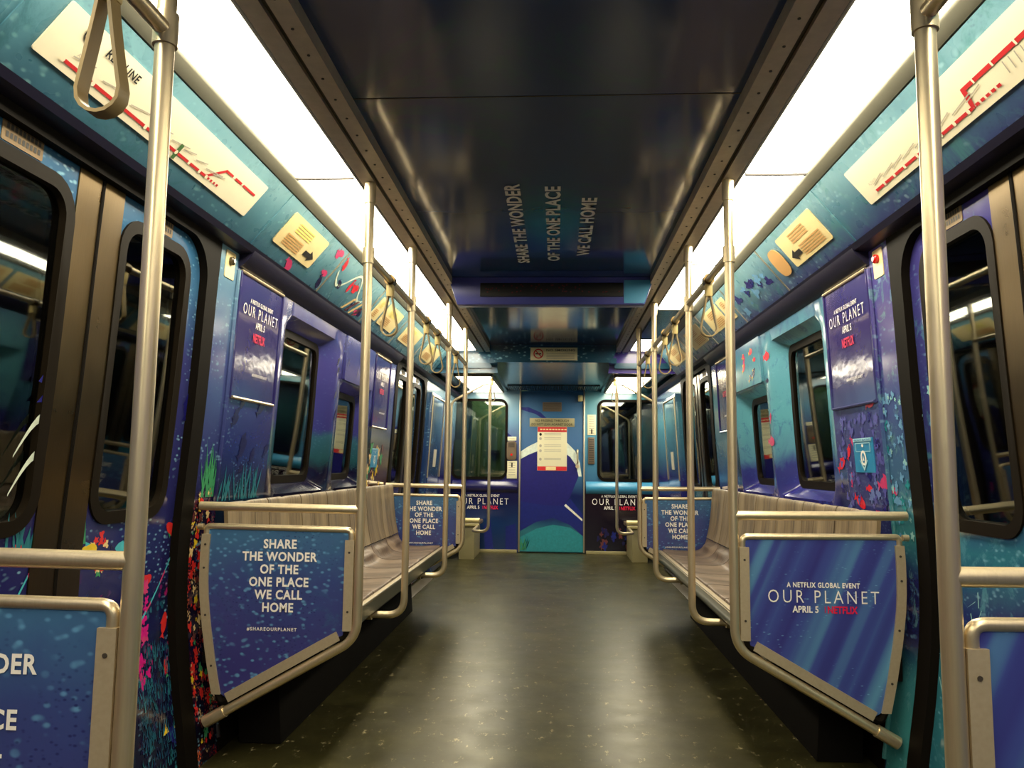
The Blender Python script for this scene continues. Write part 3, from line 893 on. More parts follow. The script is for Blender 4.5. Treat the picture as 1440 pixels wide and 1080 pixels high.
# ------------------------------------------------------------------ windscreens
def ctext(mb, lines, cx, z0, dz, y, mat, height, bold=.030, spacing=1.10):
    for i, t in enumerate(lines):
        g = text_geo(t, bold, spacing)
        mb.text(t, None, mat, (cx, y, z0 - i * dz), (1, 0, 0), (0, 0, 1), bold, spacing, width=g[2] * height / g[3] * .87, height=height)
SHARE = ['SHARE', 'THE WONDER', 'OF THE', 'ONE PLACE', 'WE CALL', 'HOME']
def our_planet(mb, org, X, Y, wdt, bold_small=.018, stacked=False):
    """title block, wdt = width of the big line"""
    org = Vector(org); X = Vector(X); Y = Vector(Y)
    mb.text('A NETFLIX GLOBAL EVENT', None, 'white_paint', org + Y * wdt * .105, X, Y, bold_small, 1.15, width=wdt * .66, height=wdt * .048)
    mb.text('OUR PLANET', None, 'white_paint', org, X, Y, -.008, 1.35, width=wdt, height=wdt * .115)
    if stacked:
        mb.text('APRIL 5', None, 'white_paint', org - Y * wdt * .13, X, Y, bold_small, 1.05, width=wdt * .26, height=wdt * .075)
        mb.text('NETFLIX', None, 'red_letter', org - Y * wdt * .27, X, Y, .03, 1.05, width=wdt * .34, height=wdt * .10)
    else:
        mb.text('APRIL 5', None, 'white_paint', org - Y * wdt * .115 - X * wdt * .165, X, Y, bold_small, 1.05, width=wdt * .235, height=wdt * .062)
        c0 = org - Y * wdt * .115 + X * wdt * .012
        mb.poly([c0 + X * dx * wdt * .003 + Y * dy * wdt * .03 for dx, dy in ((-1, -1), (1, -1), (1, 1), (-1, 1))], 'red_letter')
        mb.text('NETFLIX', None, 'red_letter', org - Y * wdt * .115 + X * wdt * .17, X, Y, .03, 1.02, width=wdt * .27, height=wdt * .066)

def edge_x(z):
    pts = [(.16, 1.112), (.242, 1.137), (.333, 1.157), (.469, 1.182), (.584, 1.197), (.70, 1.200), (.811, 1.195)]
    for (a, xa), (b, xb) in zip(pts, pts[1:]):
        if z <= b: return xa + (xb - xa) * (z - a) / (b - a)
    return pts[-1][1]

def windscreen(s, y, kind, label):
    W = empty('windscreen', (s * A, y, 0), label, 'windscreen', 'windscreens at the bench ends')
    r = .0165
    path = fillet([(s * A, y, ZR - .005), (s * A, y, .43), (s * 1.135, y, .152)], .11, 10)
    MB().tube(path, r, 'steel', 18).build('pole', W)
    MB().tube([(s * A, y, ZR - .075), (s * A, y, ZR + .002)], .0205, 'steel', 18).build('collar', W)
    MB().tube([(s * (A + .005), y, .866), (s * 1.212, y, .872)], .0155, 'steel', 16).build('hand_rail', W)
    f = MB()
    # bent tube over the top of the panel
    f.tube(fillet([(s * .668, y, .752), (s * .668, y, .796), (s * (edge_x(.8) - .012), y, .802), (s * (edge_x(.8) - .012), y, .775)], .028, 6), .011, 'steel', 10)
    yt = .012
    # channel beside the pole
    f.box(s * .656, s * .688, y - yt, y + yt, .455, .762, 'frame_metal')
    # channel along the wall
    zs = [.235 + (.775 - .235) * i / 10 for i in range(11)]
    for a, b in zip(zs, zs[1:]):
        f.prism([(s * edge_x(a), y - yt, a), (s * edge_x(b), y - yt, b), (s * (edge_x(b) - .030), y - yt, b), (s * (edge_x(a) - .030), y - yt, a)], (0, 2 * yt, 0), 'frame_metal')
    # channel along the sloping foot
    def foot(t, up):
        x0, z0, x1, z1 = .695, .425, 1.075, .210
        d = Vector((x1 - x0, 0, z1 - z0)).normalized(); nrm = Vector((-d.z, 0, d.x))
        p = Vector((x0 + (x1 - x0) * t, 0, z0 + (z1 - z0) * t)) + nrm * up
        return Vector((s * p.x, y - yt, p.z))
    f.prism([foot(0, 0), foot(1, 0), foot(1, .032), foot(0, .032)], (0, 2 * yt, 0), 'frame_metal')
    for z in (.33, .50, .66, .74):
        f.tube([(s * (edge_x(z) - .016), y - yt - .002, z), (s * (edge_x(z) - .016), y - yt + .002, z)], .004, 'trim_dark', 8)
    for z in (.52, .72):
        f.tube([(s * .672, y - yt - .002, z), (s * .672, y - yt + .002, z)], .004, 'trim_dark', 8)
    f.build('frame', W)
    # dark corner pieces
    MB().tube(fillet([(s * .675, y, .462), (s * .678, y, .432), (s * .702, y, .424)], .03, 5), .012, 'rubber', 8).build('corner_rubber', W)
    MB().tube(fillet([(s * 1.072, y, .222), (s * 1.105, y, .205), (s * 1.122, y, .245)], .03, 5), .012, 'rubber', 8).build('corner_rubber', W)
    MB().tube([(s * (edge_x(.8) + .0), y, .80), (s * 1.215, y, .80)], .011, 'steel', 10).build('wall_bracket', W)
    MB().tube([(s * 1.09, y, .178), (s * 1.158, y, .140)], .021, 'steel', 14).build('foot_socket', W)
    out = [(.672, .792), (.672, .455), (.684, .442), (.700, .432)] + [(1.05, .238), (1.085, .222), (1.105, .235)] + [(edge_x(z) - .012, z) for z in (.30, .40, .5, .6, .7, .792)]
    mat = 'panel_rays' if kind == 'planet' else 'panel_drops'
    p = MB().panel([(s * a, b) for a, b in out], [], lambda u, v, d: Vector((u, y - .004 + d, v)), .008, mat, step=.3).build('panel', W, smooth=False)
    t = MB()
    yl = y - .0062
    if kind == 'share':
        cx = s * .918 if y < 4 else s * .925
        ctext(t, SHARE, cx, .745, .0432, yl, 'white_paint', .0325)
        t.text('#SHAREOURPLANET', None, 'white_paint', (cx - .018, yl, .455), (1, 0, 0), (0, 0, 1), .016, 1.3, width=.175, height=.0125)
    else:
        our_planet(t, (s * .930, yl, .603), (1, 0, 0), (0, 0, 1), .362, .03)
    t.build('lettering', p, smooth=False, normals=False)
    return W
windscreen(-1, Y1, 'share', 'left windscreen nearest the camera, cut off by the photo edge, white SHARE lettering')
windscreen(1, Y1, 'planet', 'right windscreen nearest the camera, cut off by the photo edge, beaded blue panel')
windscreen(-1, Y2, 'share', 'left bench end windscreen past the doorway with white SHARE THE WONDER panel')
windscreen(1, Y2, 'planet', 'right bench end windscreen past the doorway with blue OUR PLANET panel')
windscreen(-1, Y5, 'share', 'small distant windscreen at the far end of the left bench')
windscreen(1, Y5, 'share', 'small distant windscreen at the far end of the right bench')

# ------------------------------------------------------------------ poles along the seats
for s in (-1, 1):
    for y, lab in ((Y3, 'nearer'), (Y4, 'farther')):
        P = empty('grab_pole', (s * A, y, .36), '%s of the two steel poles bending into the %s bench front' % (lab, sidename(s)), 'pole', 'poles in front of the benches')
        MB().tube(fillet([(s * A, y, ZR - .005), (s * A, y, .352), (s * .80, y, .352)], .11, 10), .016, 'steel', 18).build('pole', P)
        MB().tube([(s * A, y, ZR - .075), (s * A, y, ZR + .002)], .020, 'steel', 18).build('collar', P)
        MB().tube([(s * .785, y, .352), (s * .81, y, .352)], .024, 'steel', 14).build('flange', P)
        c = MB().tube([(s * A, y - .001, 1.735), (s * A, y - .001, 1.805)], .0215, 'steel', 16); c.build('bar_clamp', P)
    # overhead bars
    for y0, y1, lab, who in ((Y2, Y5, 'long overhead bar above the %s bench front', 0), (-1.2, Y1, 'overhead bar near the camera joining the nearest %s pole', 1)):
        B = empty('overhead_bar', (s * A, (y0 + y1) / 2, 1.77), lab % sidename(s), 'bar', 'overhead grab bars')
        xo = s * (A + .0)
        MB().tube([(xo, y0 + (.017 if not who else 0), 1.77), (xo, y1 - .017, 1.77)], .0145, 'steel', 16).build('bar', B)
        MB().tube([(s * A, y0 if not who else y1, 1.742), (s * A, y0 if not who else y1, 1.80)], .021, 'steel', 16).build('joint', B)

def strap(s, y, label, z=1.77, group='hand straps on the overhead bars', x=None, L=.19):
    x = s * A if x is None else x
    S = empty('hand_strap', (x, y, z), label, 'strap', group)
    MB().tube([(x, y - .022, z), (x, y + .022, z)], .022, 'brown_metal', 14).build('clamp', S)
    MB().box(x - .014, x + .014, y - .016, y + .016, z - .068, z - .018, 'strap_block').build('block', S, bevel=.004)
    wd = .032
    pts = []
    for i in range(29):
        t = i / 28.0
        if t < .36: u = t / .36; pts.append((-(.006 + (wd - .006) * u ** 1.15), -.012 - (L - .012 - wd) * u * .98))
        elif t > .64: u = (1 - t) / .36; pts.append(((.006 + (wd - .006) * u ** 1.15), -.012 - (L - .012 - wd) * u * .98))
        else:
            a = math.pi + math.pi * (t - .36) / .28
            pts.append((wd * math.cos(a), -(L - wd) + wd * math.sin(a)))
    MB().band([(x + a, y, z - .038 + b) for a, b in pts], (0, 1, 0), .027, .0055, 'strap', False).build('loop', S, bevel=0, ang=50)
    return S
for s in (-1, 1):
    n = sidename(s)
    for y, lab in ((3.12, 'first strap past the near windscreen on the %s overhead bar'), (4.02, 'second strap from the near windscreen on the %s overhead bar'), (4.40, 'third strap from the near windscreen on the %s overhead bar'), (5.22, 'last strap before the far windscreen on the %s overhead bar')):
        strap(s, y, 'tan loop, ' + lab % n)
strap(-1, 1.06, 'large tan loop strap at the top left, nearest the camera', x=-.622, L=.205)

# ------------------------------------------------------------------ benches
def scurve(pts, n=40):
    """Catmull-Rom through 2D points"""
    out = []
    P = [pts[0]] + pts + [pts[-1]]
    per = max(2, n // (len(pts) - 1))
    for i in range(1, len(P) - 2):
        for j in range(per):
            t = j / per
            out.append(tuple(.5 * ((2 * P[i][c]) + (-P[i - 1][c] + P[i + 1][c]) * t + (2 * P[i - 1][c] - 5 * P[i][c] + 4 * P[i + 1][c] - P[i + 2][c]) * t * t + (-P[i - 1][c] + 3 * P[i][c] - 3 * P[i + 1][c] + P[i + 2][c]) * t ** 3) for c in (0, 1)))
    out.append(pts[-1])
    return out
def shell(mb, path, wid, thick, m, s, rise):
    """seat shell: path in (x,z) swept across the width with raised edges rise(t, w)"""
    n = len(path); cols = 11
    top = []; bot = []
    for i, (x, z) in enumerate(path):
        a = path[max(0, i - 1)]; b = path[min(n - 1, i + 1)]
        dx, dz = b[0] - a[0], b[1] - a[1]; l = math.hypot(dx, dz) or 1
        nx, nz = -dz / l, dx / l
        rt, rb = [], []
        for j in range(cols):
            w_ = -1 + 2 * j / (cols - 1)
            h = rise(i / (n - 1), w_)
            yy = w_ * wid / 2
            rt.append(mb.bm.verts.new((s * (x + nx * h), yy, z + nz * h)))
            rb.append(mb.bm.verts.new((s * (x - nx * thick), yy, z - nz * thick)))
        top.append(rt); bot.append(rb)
    for G, fl in ((top, 1), (bot, -1)):
        for i in range(n - 1):
            for j in range(cols - 1):
                q = [G[i][j], G[i + 1][j], G[i + 1][j + 1], G[i][j + 1]]
                mb.face(q[::fl], m)
    for i in range(n - 1):
        mb.face([top[i][0], bot[i][0], bot[i + 1][0], top[i + 1][0]], m)
        mb.face([top[i][-1], top[i + 1][-1], bot[i + 1][-1], bot[i][-1]], m)
    for e in (0, -1):
        for j in range(cols - 1):
            mb.face([top[e][j], top[e][j + 1], bot[e][j + 1], bot[e][j]], m)
SW = .4145
ordn = ['first', 'second', 'third', 'fourth', 'fifth', 'sixth', 'seventh']
for s in (-1, 1):
    n = sidename(s)
    proto = empty('passenger_chair', (0, 0, 0), 'x', 'seat', 'seats of the %s bench' % n)
    pan = MB()
    ppath = scurve([(.788, .418), (.789, .440), (.805, .449), (.90, .444), (1.00, .440), (1.055, .452), (1.092, .490), (1.108, .525)], 42)
    shell(pan, ppath, SW - .010, .014, 'wood_pan', s, lambda t, w_: .022 * max(0, t - .45) * abs(w_) ** 3 + .030 * math.exp(-((t - .80) / .10) ** 2) * (1 - abs(w_) ** 2.5) - .008 * math.exp(-((t - .45) / .2) ** 2) * (1 - w_ * w_))
    po = pan.build('seat_pan', proto, ang=60)
    bk = MB()
    bpath = scurve([(1.096, .535), (1.112, .60), (1.126, .70), (1.136, .80), (1.142, .862), (1.152, .880), (1.168, .878)], 36)
    shell(bk, bpath, SW - .010, .014, 'wood_back', s, lambda t, w_: -.005 * (1 - w_ * w_) * math.sin(math.pi * min(1, t * 1.1)) - (.004 if abs(w_) < .06 else 0))
    bk.build('backrest', proto, ang=60)
    for i in range(7):
        o = proto if i == 0 else copy_tree(proto)
        o.location = (0, 2.80 + SW * (i + .5), 0)
        o['label'] = 'grey plank patterned seat, %s from the near windscreen on the %s bench' % (ordn[i], n)
        o['group'] = 'seats of the %s bench' % n
    F = empty('bench_support', (s * .95, 4.26, 0), 'metal frame carrying the seats of the %s bench off the floor' % n, 'bench frame')
    f = MB()
    f.box(s * .758, s * .770, 2.80, 5.72, .372, .432, 'rail_face')
    f.box(s * .758, s * .786, 2.80, 5.72, .432, .440, 'frame_metal')
    f.box(s * .758, s * .800, 2.80, 5.72, .372, .380, 'steel_sheet')
    f.build('front_rail', F, bevel=.003)
    for y in (2.86, 3.72, 4.60, 5.62):
        MB().prism([(s * .785, y - .015, .402), (s * 1.19, y - .015, .402), (s * 1.20, y - .015, .28), (s * .80, y - .015, .35)], (0, .03, 0), 'underseat_shade').build('bracket', F)
    MB().box(s * 1.185, s * 1.205, 2.80, 5.72, .32, .42, 'underseat_shade').build('wall_rail', F)
    kp = MB().panel([(2.86, .005), (5.70, .005), (5.70, .43), (2.86, .43)], [], wallmap(s, -.006), .004, 'rubber', step=.15).build('shade_board_' + n)  # black sheet added on the lower wall as underseat shade
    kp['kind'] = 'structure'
    # dark block added below the seats to deepen their shade
    h = MB().prism([(s * .96, 2.95, .001), (s * 1.12, 2.95, .001), (s * 1.135, 2.95, .25), (s * .98, 2.95, .25)], (0, 2.65, 0), 'underseat_shade').build('underseat_shade_block', bevel=.006)
    origin_to(h, (s * 1.1, 4.27, 0))
    tag(h, 'dark added shade block on the floor under the %s bench' % n, 'shade block')

# ------------------------------------------------------------------ posters, maps, plates on the side walls
def poster(s, y0, y1, label, far=False):
    mp = wallmap(s, -.004)
    Pn = empty('advert_poster', (s * 1.18, (y0 + y1) / 2, 1.27), label, 'poster')
    sh = MB().panel([(y0, 1.275), (y1, 1.275), (y1, 1.755), (y0, 1.755)], [], mp, .006, 'poster_left' if s < 0 else 'poster_right', step=.12).build('sheet', Pn)
    fr = MB()
    zz = [1.27 + .485 * i / 8 for i in range(9)]
    for yy in (y0, y1):
        fr.tube([mp(yy, z, -.002) for z in zz], .005, 'sticker_line' if False else ('poster_left' if s < 0 else 'poster_right'), 8)
    fr.tube([mp(y0, 1.755, -.002), mp(y1, 1.755, -.002)], .0065, 'steel', 8)
    fr.tube([mp(y0 + .02, 1.272, -.002), mp(y1 - .01, 1.272, -.002)], .0065, 'steel' if s < 0 else 'poster_right', 8)
    fr.build('frame', Pn)
    t = MB()
    X = (0, 1, 0) if s < 0 else (0, -1, 0)
    zc = 1.622
    Yv = Vector((s * (prof(zc + .1) - prof(zc - .1)), 0, .2)).normalized()
    o = mp((y0 + y1) / 2, zc, -.004)
    our_planet(t, o, X, Yv, (y1 - y0) * .80, stacked=True)
    t.text('#SHAREOURPLANET', None, 'white_paint', mp((y0 + y1) / 2 + s * -.04, 1.375, -.004), X, Yv, .016, 1.2, width=(y1 - y0) * .36, height=.013)
    t.build('lettering', sh, smooth=False, normals=False)
poster(-1, 2.885, 3.345, 'indigo OUR PLANET poster on the left wall beside the near window')
poster(1, 2.885, 3.345, 'violet OUR PLANET poster on the right wall beside the near window')
poster(-1, 5.16, 5.62, 'small distant OUR PLANET poster at the far end of the left bench')
poster(1, 5.16, 5.62, 'small distant OUR PLANET poster at the far end of the right bench')

def sticker(s, y0, y1, z0, z1, label):
    mp = wallmap(s, -.003)
    St = empty('priority_sticker', (s * 1.2, (y0 + y1) / 2, z0), label, 'sticker')
    fl = 1 if s < 0 else -1
    cy = (y0 + y1) / 2; w_ = (y1 - y0); h = (z1 - z0)
    def q(a, b): return (cy + fl * a * w_ / 2, z0 + b * h)
    mb = MB().panel([(y0, z0), (y1, z0), (y1, z1), (y0, z1)], [], mp, .003, 'sticker_blue')
    mb.build('sheet', St)
    t = MB()
    t.decal([q(-.95, .90), q(.9, .90), q(.9, .995), q(-.95, .995)], mp, 'sticker_line')
    for a, b, c, d in ((-.75, .60, .75, .62), (-.75, .84, .75, .86), (-.75, .60, -.71, .86), (.71, .60, .75, .86)):
        t.decal([q(a, b), q(c, b), q(c, d), q(a, d)], mp, 'sticker_line')
    t.decal([q(.1 * math.cos(x), .78 + .05 * math.sin(x)) for x in [2 * math.pi * i / 12 for i in range(12)]], mp, 'white_paint', -.002)
    t.decal([q(.28 * math.cos(x), .42 + .22 * math.sin(x)) for x in [2 * math.pi * i / 16 for i in range(16)]], mp, 'white_paint', -.002)
    t.decal([q(.16 * math.cos(x), .42 + .15 * math.sin(x)) for x in [2 * math.pi * i / 16 for i in range(16)]], mp, 'sticker_blue', -.0026)
    t.decal([q(-.1, .34), q(.1, .34), q(0, .50)], mp, 'white_paint', -.003)
    t.decal([q(-.42, .36), q(-.34, .36), q(0, .14), q(.34, .36), q(.42, .36), q(0, .05)], mp, 'sticker_line', -.0024)
    t.text('PRIORITY SEATING', None, 'sticker_blue', mp(*q(0, .947), -.0026), (0, fl, 0), (0, 0, 1), .02, 1, width=w_ * .84, height=h * .06)
    t.build('pictogram', St, smooth=False, normals=False)
sticker(1, 2.975, 3.165, 1.015, 1.145, 'blue priority seating sticker on the right wall above the seats')
sticker(-1, 5.26, 5.44, 1.00, 1.13, 'blue priority seating sticker at the far end of the left bench')

def plate_lamp(s, lit, label):
    mp = wallmap(s, -.003)
    Pl = empty('door_indicator', (s * 1.19, 2.785, 1.74), label, 'indicator')
    MB().panel(rr(2.745, 2.825, 1.70, 1.80, .006), [], mp, .006, 'cream').build('plate', Pl)
    MB().tube([mp(2.785, 1.765, .002), mp(2.785, 1.765, -.010), mp(2.785, 1.765, -.016)], [.016, .016, .009], 'lens_red' if lit else 'lens_dark', 14).build('lamp', Pl)
plate_lamp(-1, False, 'small cream plate with unlit round lamp beside the near left doorway')
plate_lamp(1, True, 'small cream plate with red round lamp beside the near right doorway')

def cplate(mb, cm, u0, u1, v0, v1, d, m, r=.006):
    mb.panel(rr(u0, u1, v0, v1, r, 3), [], lambda u, v, dd: cm(u, v, -d + dd), .003, m, step=.5)

def route_map(s, y0, y1, label):
    cm = covemap(s)
    Mp = empty('route_map', tuple(cm((y0 + y1) / 2, .11, 0)), label, 'map', None)
    mb = MB(); v0, v1 = .045, .178
    cplate(mb, cm, y0, y1, v0, v1, .004, 'map_white')
    card = mb.build('card', Mp)
    t = MB(); L = y1 - y0
    fl = 1 if s < 0 else -1
    def q(a, b): return ((y0 if s < 0 else y1) + fl * a * L, v0 + b * (v1 - v0))
    def bar(pts, m, d=-.0055):
        t.decal([q(*p) for p in pts], cm, m, d)
    zl = .82; th = .032
    X = (0, fl, 0); Yv = (cm(0, 0, 0) - cm(0, 1, 0)).normalized()
    if s < 0:
        bar([(.07, zl - th), (.70, zl - th), (.70, zl + th), (.07, zl + th)], 'map_red')
        st = [.07, .17, .28, .38, .47, .53, .60, .66, .70]
        for i in range(4):
            a = .71 + i * .018
            bar([(a, zl - .03), (a + .010, zl - .03), (a + .010, zl + .03), (a, zl + .03)], 'map_red')
        bar([(.695, zl - .04), (.70, zl + .02), (.765, .42), (.76, .36)], 'map_red')
        for a in (.76, .82, .875, .92):
            bar([(a, .37), (a + .045, .37), (a + .045, .43), (a, .43)], 'map_red')
        bar([(.525, zl - .22), (.54, zl - .22), (.54, zl + .16), (.525, zl + .16)], 'map_green', -.0058)
    else:
        bar([(.07, zl - th), (.58, zl - th), (.58, zl + th), (.07, zl + th)], 'map_red')
        st = [.07, .13, .19, .25, .32, .38, .44, .50, .56]
        for i in range(5):
            a = .59 + i * .02
            bar([(a, zl - .03), (a + .013, zl - .03), (a + .013, zl + .03), (a, zl + .03)], 'map_red')
        bar([(.575, zl - .04), (.585, zl + .04), (.60, .50), (.587, .42)], 'map_red')
        bar([(.587, .42), (.60, .50), (.93, .50), (.93, .41)], 'map_red')
        st2 = [.63, .70, .78, .86]
        for a in st2:
            bar([(a, .40), (a + .006, .40), (a + .006, .51), (a, .51)], 'map_white', -.0062)
    rnd = random.Random(3)
    for a in st:
        t.decal([q(a + .006 * math.cos(x), zl + .055 * math.sin(x)) for x in [2 * math.pi * i / 10 for i in range(10)]], cm, 'map_white', -.0062)
        l = .05 + .04 * rnd.random()
        bar([(a + .015, zl - .16), (a + .02 + l, zl - .26), (a + .02 + l, zl - .235), (a + .015, zl - .135)], 'grey_print', -.0058)
    # name of the first station and of the line
    if s < 0:
        t.text('ALEWIFE', None, 'grey_print', cm(*q(.115, .60), -.006), X, Yv, .0, 1.1, width=.055, height=.010)
        t.text('RED LINE', None, 'black', cm(*q(.205, .24), -.006), X, Yv, .02, 1.1, width=.135, height=.022)
        c = q(.085, .22)
        for k_, (ra, m) in enumerate(((.019, 'black'), (.016, 'map_white'))):
            t.decal([(c[0] + ra * math.cos(x), c[1] + ra * math.sin(x)) for x in [2 * math.pi * i / 20 for i in range(20)]], cm, m, -.006 - .0004 * k_)
        t.text('T', None, 'black', cm(c[0], c[1], -.0072), X, Yv, .02, 1, height=.020)
    else:
        t.text('ALEWIFE', None, 'grey_print', cm(*q(.09, .60), -.006), X, Yv, .0, 1.1, width=.055, height=.010)
        for i in range(5):
            bar([(.72 + .02 * i, .78), (.725 + .02 * i, .55), (.728 + .02 * i, .55), (.723 + .02 * i, .78)], 'grey_print', -.0058)
    t.build('printing', card, smooth=False, normals=False)
route_map(-1, 1.50, 2.62, 'long white line map with red line on the left slope above the door')
route_map(1, 1.40, 2.545, 'long white line map with red line on the right slope above the door')

def notice(s, y0, y1, label, arrow=True, v0=.035, v1=.182):
    cm = covemap(s)
    N = empty('notice_plate', tuple(cm((y0 + y1) / 2, .11, 0)), label, 'notice')
    mb = MB(); cplate(mb, cm, y0, y1, v0, v1, .004, 'cream', .012)
    card = mb.build('card', N)
    t = MB(); L = y1 - y0
    fl = 1 if s < 0 else -1
    def q(a, b): return ((y0 if s < 0 else y1) + fl * a * L, v0 + b * (v1 - v0))
    def bar(a0, a1, b0, b1, m, d=-.0055): t.decal([q(a0, b0), q(a1, b0), q(a1, b1), q(a0, b1)], cm, m, d)
    sgn = s < 0
    for i in range(4):
        bar(.22 if sgn else .30, .62 if sgn else .72, .14 + i * .08, .18 + i * .08, 'yellow_print' if sgn else 'cream_dark')
    for i in range(5):
        bar(.14 if sgn else .36, .56 if sgn else .90, .55 + i * .075, .59 + i * .075, 'cream_dark')
    if arrow:
        f = (lambda a: a) if sgn else (lambda a: 1 - a)
        t.decal([q(f(.66), .62), q(f(.80), .62), q(f(.80), .52), q(f(.93), .70), q(f(.80), .88), q(f(.80), .78), q(f(.66), .78)], cm, 'black', -.006)
    t.build('printing', card, smooth=False, normals=False)
notice(-1, 2.905, 3.345, 'yellow notice plate with black arrow on the left slope, nearest one')
notice(1, 2.905, 3.345, 'yellow notice plate with black arrow on the right slope, nearest one')
cm = covemap(1)
o = MB(); cplate(o, cm, 3.39, 3.53, .05, .185, .006, 'cream_dark', .05); o = o.build('worn_plate')
origin_to(o, cm(3.46, .11, 0)); tag(o, 'worn tan rounded plate beside the nearest right notice', 'plate')
for s in (-1, 1):
    n = sidename(s)
    notice(s, 4.46, 4.62, 'narrow yellow plate before the seam on the %s slope above the bench' % n, False)
    notice(s, 4.66, 5.06, 'wide blank yellow notice plate high above the middle of the %s bench' % n, False)
    notice(s, 5.30, 5.80, 'pale notice plate on the %s slope near the far windscreen' % n, False)
    notice(s, 6.15, 6.75, 'farthest pale notice plate on the %s slope over the far doorway' % n, False)

# ------------------------------------------------------------------ LED sign housing and bulkhead
def housing(y, zt, zb, xt, xb, dy, m):
    mb = MB()
    a = [(-xt, y, zt), (xt, y, zt), (xb, y + .01, zb), (-xb, y + .01, zb)]
    b = [(-xt, y + dy, zt), (xt, y + dy, zt), (xb, y + dy, zb), (-xb, y + dy, zb)]
    va = [mb.bm.verts.new(p) for p in a]; vb = [mb.bm.verts.new(p) for p in b]
    mb.face(va, m); mb.face(vb[::-1], m)
    for i in range(4):
        j = (i + 1) % 4
        mb.face([va[j], va[i], vb[i], vb[j]], m)
    return mb
H = empty('led_sign', (0, 4.40, 1.92), 'blue housing with dark destination display hanging across the ceiling', 'sign')
hb = housing(4.34, 2.079, 1.925, .578, .525, .10, 'housing').build('housing', H, bevel=.004)
MB().box(-.395, .405, 4.333, 4.345, 1.968, 2.045, 'black').build('display', H, bevel=.003)
t = MB()
rnd = random.Random(9)
for i in range(44):
    x = -.37 + .75 * rnd.random(); z = 1.985 + .045 * rnd.random()
    t.box(x, x + .008, 4.3318, 4.3335, z, z + .008, 'brownish')
t.build('dot_matrix', H)
MB().prism([(.41, 4.3365, 2.06), (.565, 4.3365, 2.06), (.522, 4.345, 1.932), (.41, 4.345, 1.932)], (0, .004, 0), 'housing_cyan').build('end_cap', H)
B = MB().prism([(-.575, 6.85, 2.08), (.575, 6.85, 2.08), (.51, 6.85, 1.925), (-.51, 6.85, 1.925)], (0, .06, 0), 'bulk_mid').build('trim_%d' % k)
B['kind'] = 'structure'; k += 1
for s in (-1, 1):
    b = MB().prism([(s * .50, 7.10, 1.86), (s * .53, 7.10, 2.10), (s * 1.10, 7.10, 2.10), (s * 1.15, 7.10, 1.86)], (0, .04, 0), 'bulk_left' if s < 0 else 'bulk_right').build('trim_%d' % k)
    b['kind'] = 'structure'; k += 1
Ns = empty('no_smoking_sign', (.11, 6.846, 1.96), 'small white NO SMOKING sign on the far ceiling bulkhead', 'sign')
MB().box(-.195, .215, 6.842, 6.848, 1.943, 2.055, 'paper').build('plate', Ns, bevel=.002)
t = MB()
yy = 6.8405
def ring(mb, cx, cz, r0, r1, y, m, n=24):
    for i in range(n):
        a, b = 2 * math.pi * i / n, 2 * math.pi * (i + 1) / n
        mb.poly([(cx + r0 * math.cos(a), y, cz + r0 * math.sin(a)), (cx + r1 * math.cos(a), y, cz + r1 * math.sin(a)), (cx + r1 * math.cos(b), y, cz + r1 * math.sin(b)), (cx + r0 * math.cos(b), y, cz + r0 * math.sin(b))], m)
ring(t, -.125, 2.0, .034, .044, yy, 'map_red')
t.poly([(-.155, yy - .0004, 2.026), (-.149, yy - .0004, 2.032), (-.095, yy - .0004, 1.974), (-.101, yy - .0004, 1.968)], 'map_red')
t.poly([(-.152, yy, 1.994), (-.10, yy, 1.994), (-.10, yy, 2.004), (-.152, yy, 2.004)], 'black')
t.text('NO SMOKING', None, 'black', (.07, yy, 2.032), (1, 0, 0), (0, 0, 1), .01, 1.1, width=.25, height=.020)
for i in range(4):
    t.poly([(-.055, yy, 1.955 + i * .015), (.19, yy, 1.955 + i * .015), (.19, yy, 1.961 + i * .015), (-.055, yy, 1.961 + i * .015)], 'grey_print')
t.build('printing', Ns, smooth=False, normals=False)

# lowered ceiling beyond the far doorway
mb = MB()
mb.box(-.56, .56, 6.90, YE, 1.925, 1.97, 'low_ceiling')
lc = mb.build('ceiling_panel', ceil, smooth=False)
G = MB().box(-.52, .52, 8.80, 9.36, 1.918, 1.926, 'rubber').build('air_grille', ceil)
for i in range(48):
    x = -.50 + i * 1.0 / 47
    MB().box(x - .006, x + .006, 8.82, 9.34, 1.911, 1.919, 'low_ceiling').build('slat', G, smooth=False)
for s in (-1, 1):
    o = MB().box(s * .555, s * 1.20, 7.07, YE, 1.90, 1.95, 'low_ceiling').build('ceiling_panel', ceil, smooth=False)
    L = empty('ceiling_light', (s * .79, 8.4, 1.89), 'lit panel in the low %s ceiling corner before the end wall' % sidename(s), 'light', 'fluorescent panels along the ceiling edges')
    MB().box(s * .61, s * .95, 7.60, 9.30, 1.885, 1.899, 'diffuser').build('diffuser', L, smooth=False)
    f = MB()
    f.box(s * .59, s * .61, 7.58, 9.32, 1.88, 1.90, 'trim_metal'); f.box(s * .95, s * .97, 7.58, 9.32, 1.88, 1.90, 'trim_metal'); f.box(s * .59, s * .97, 7.58, 7.60, 1.88, 1.90, 'trim_metal')
    f.build('frame', L)

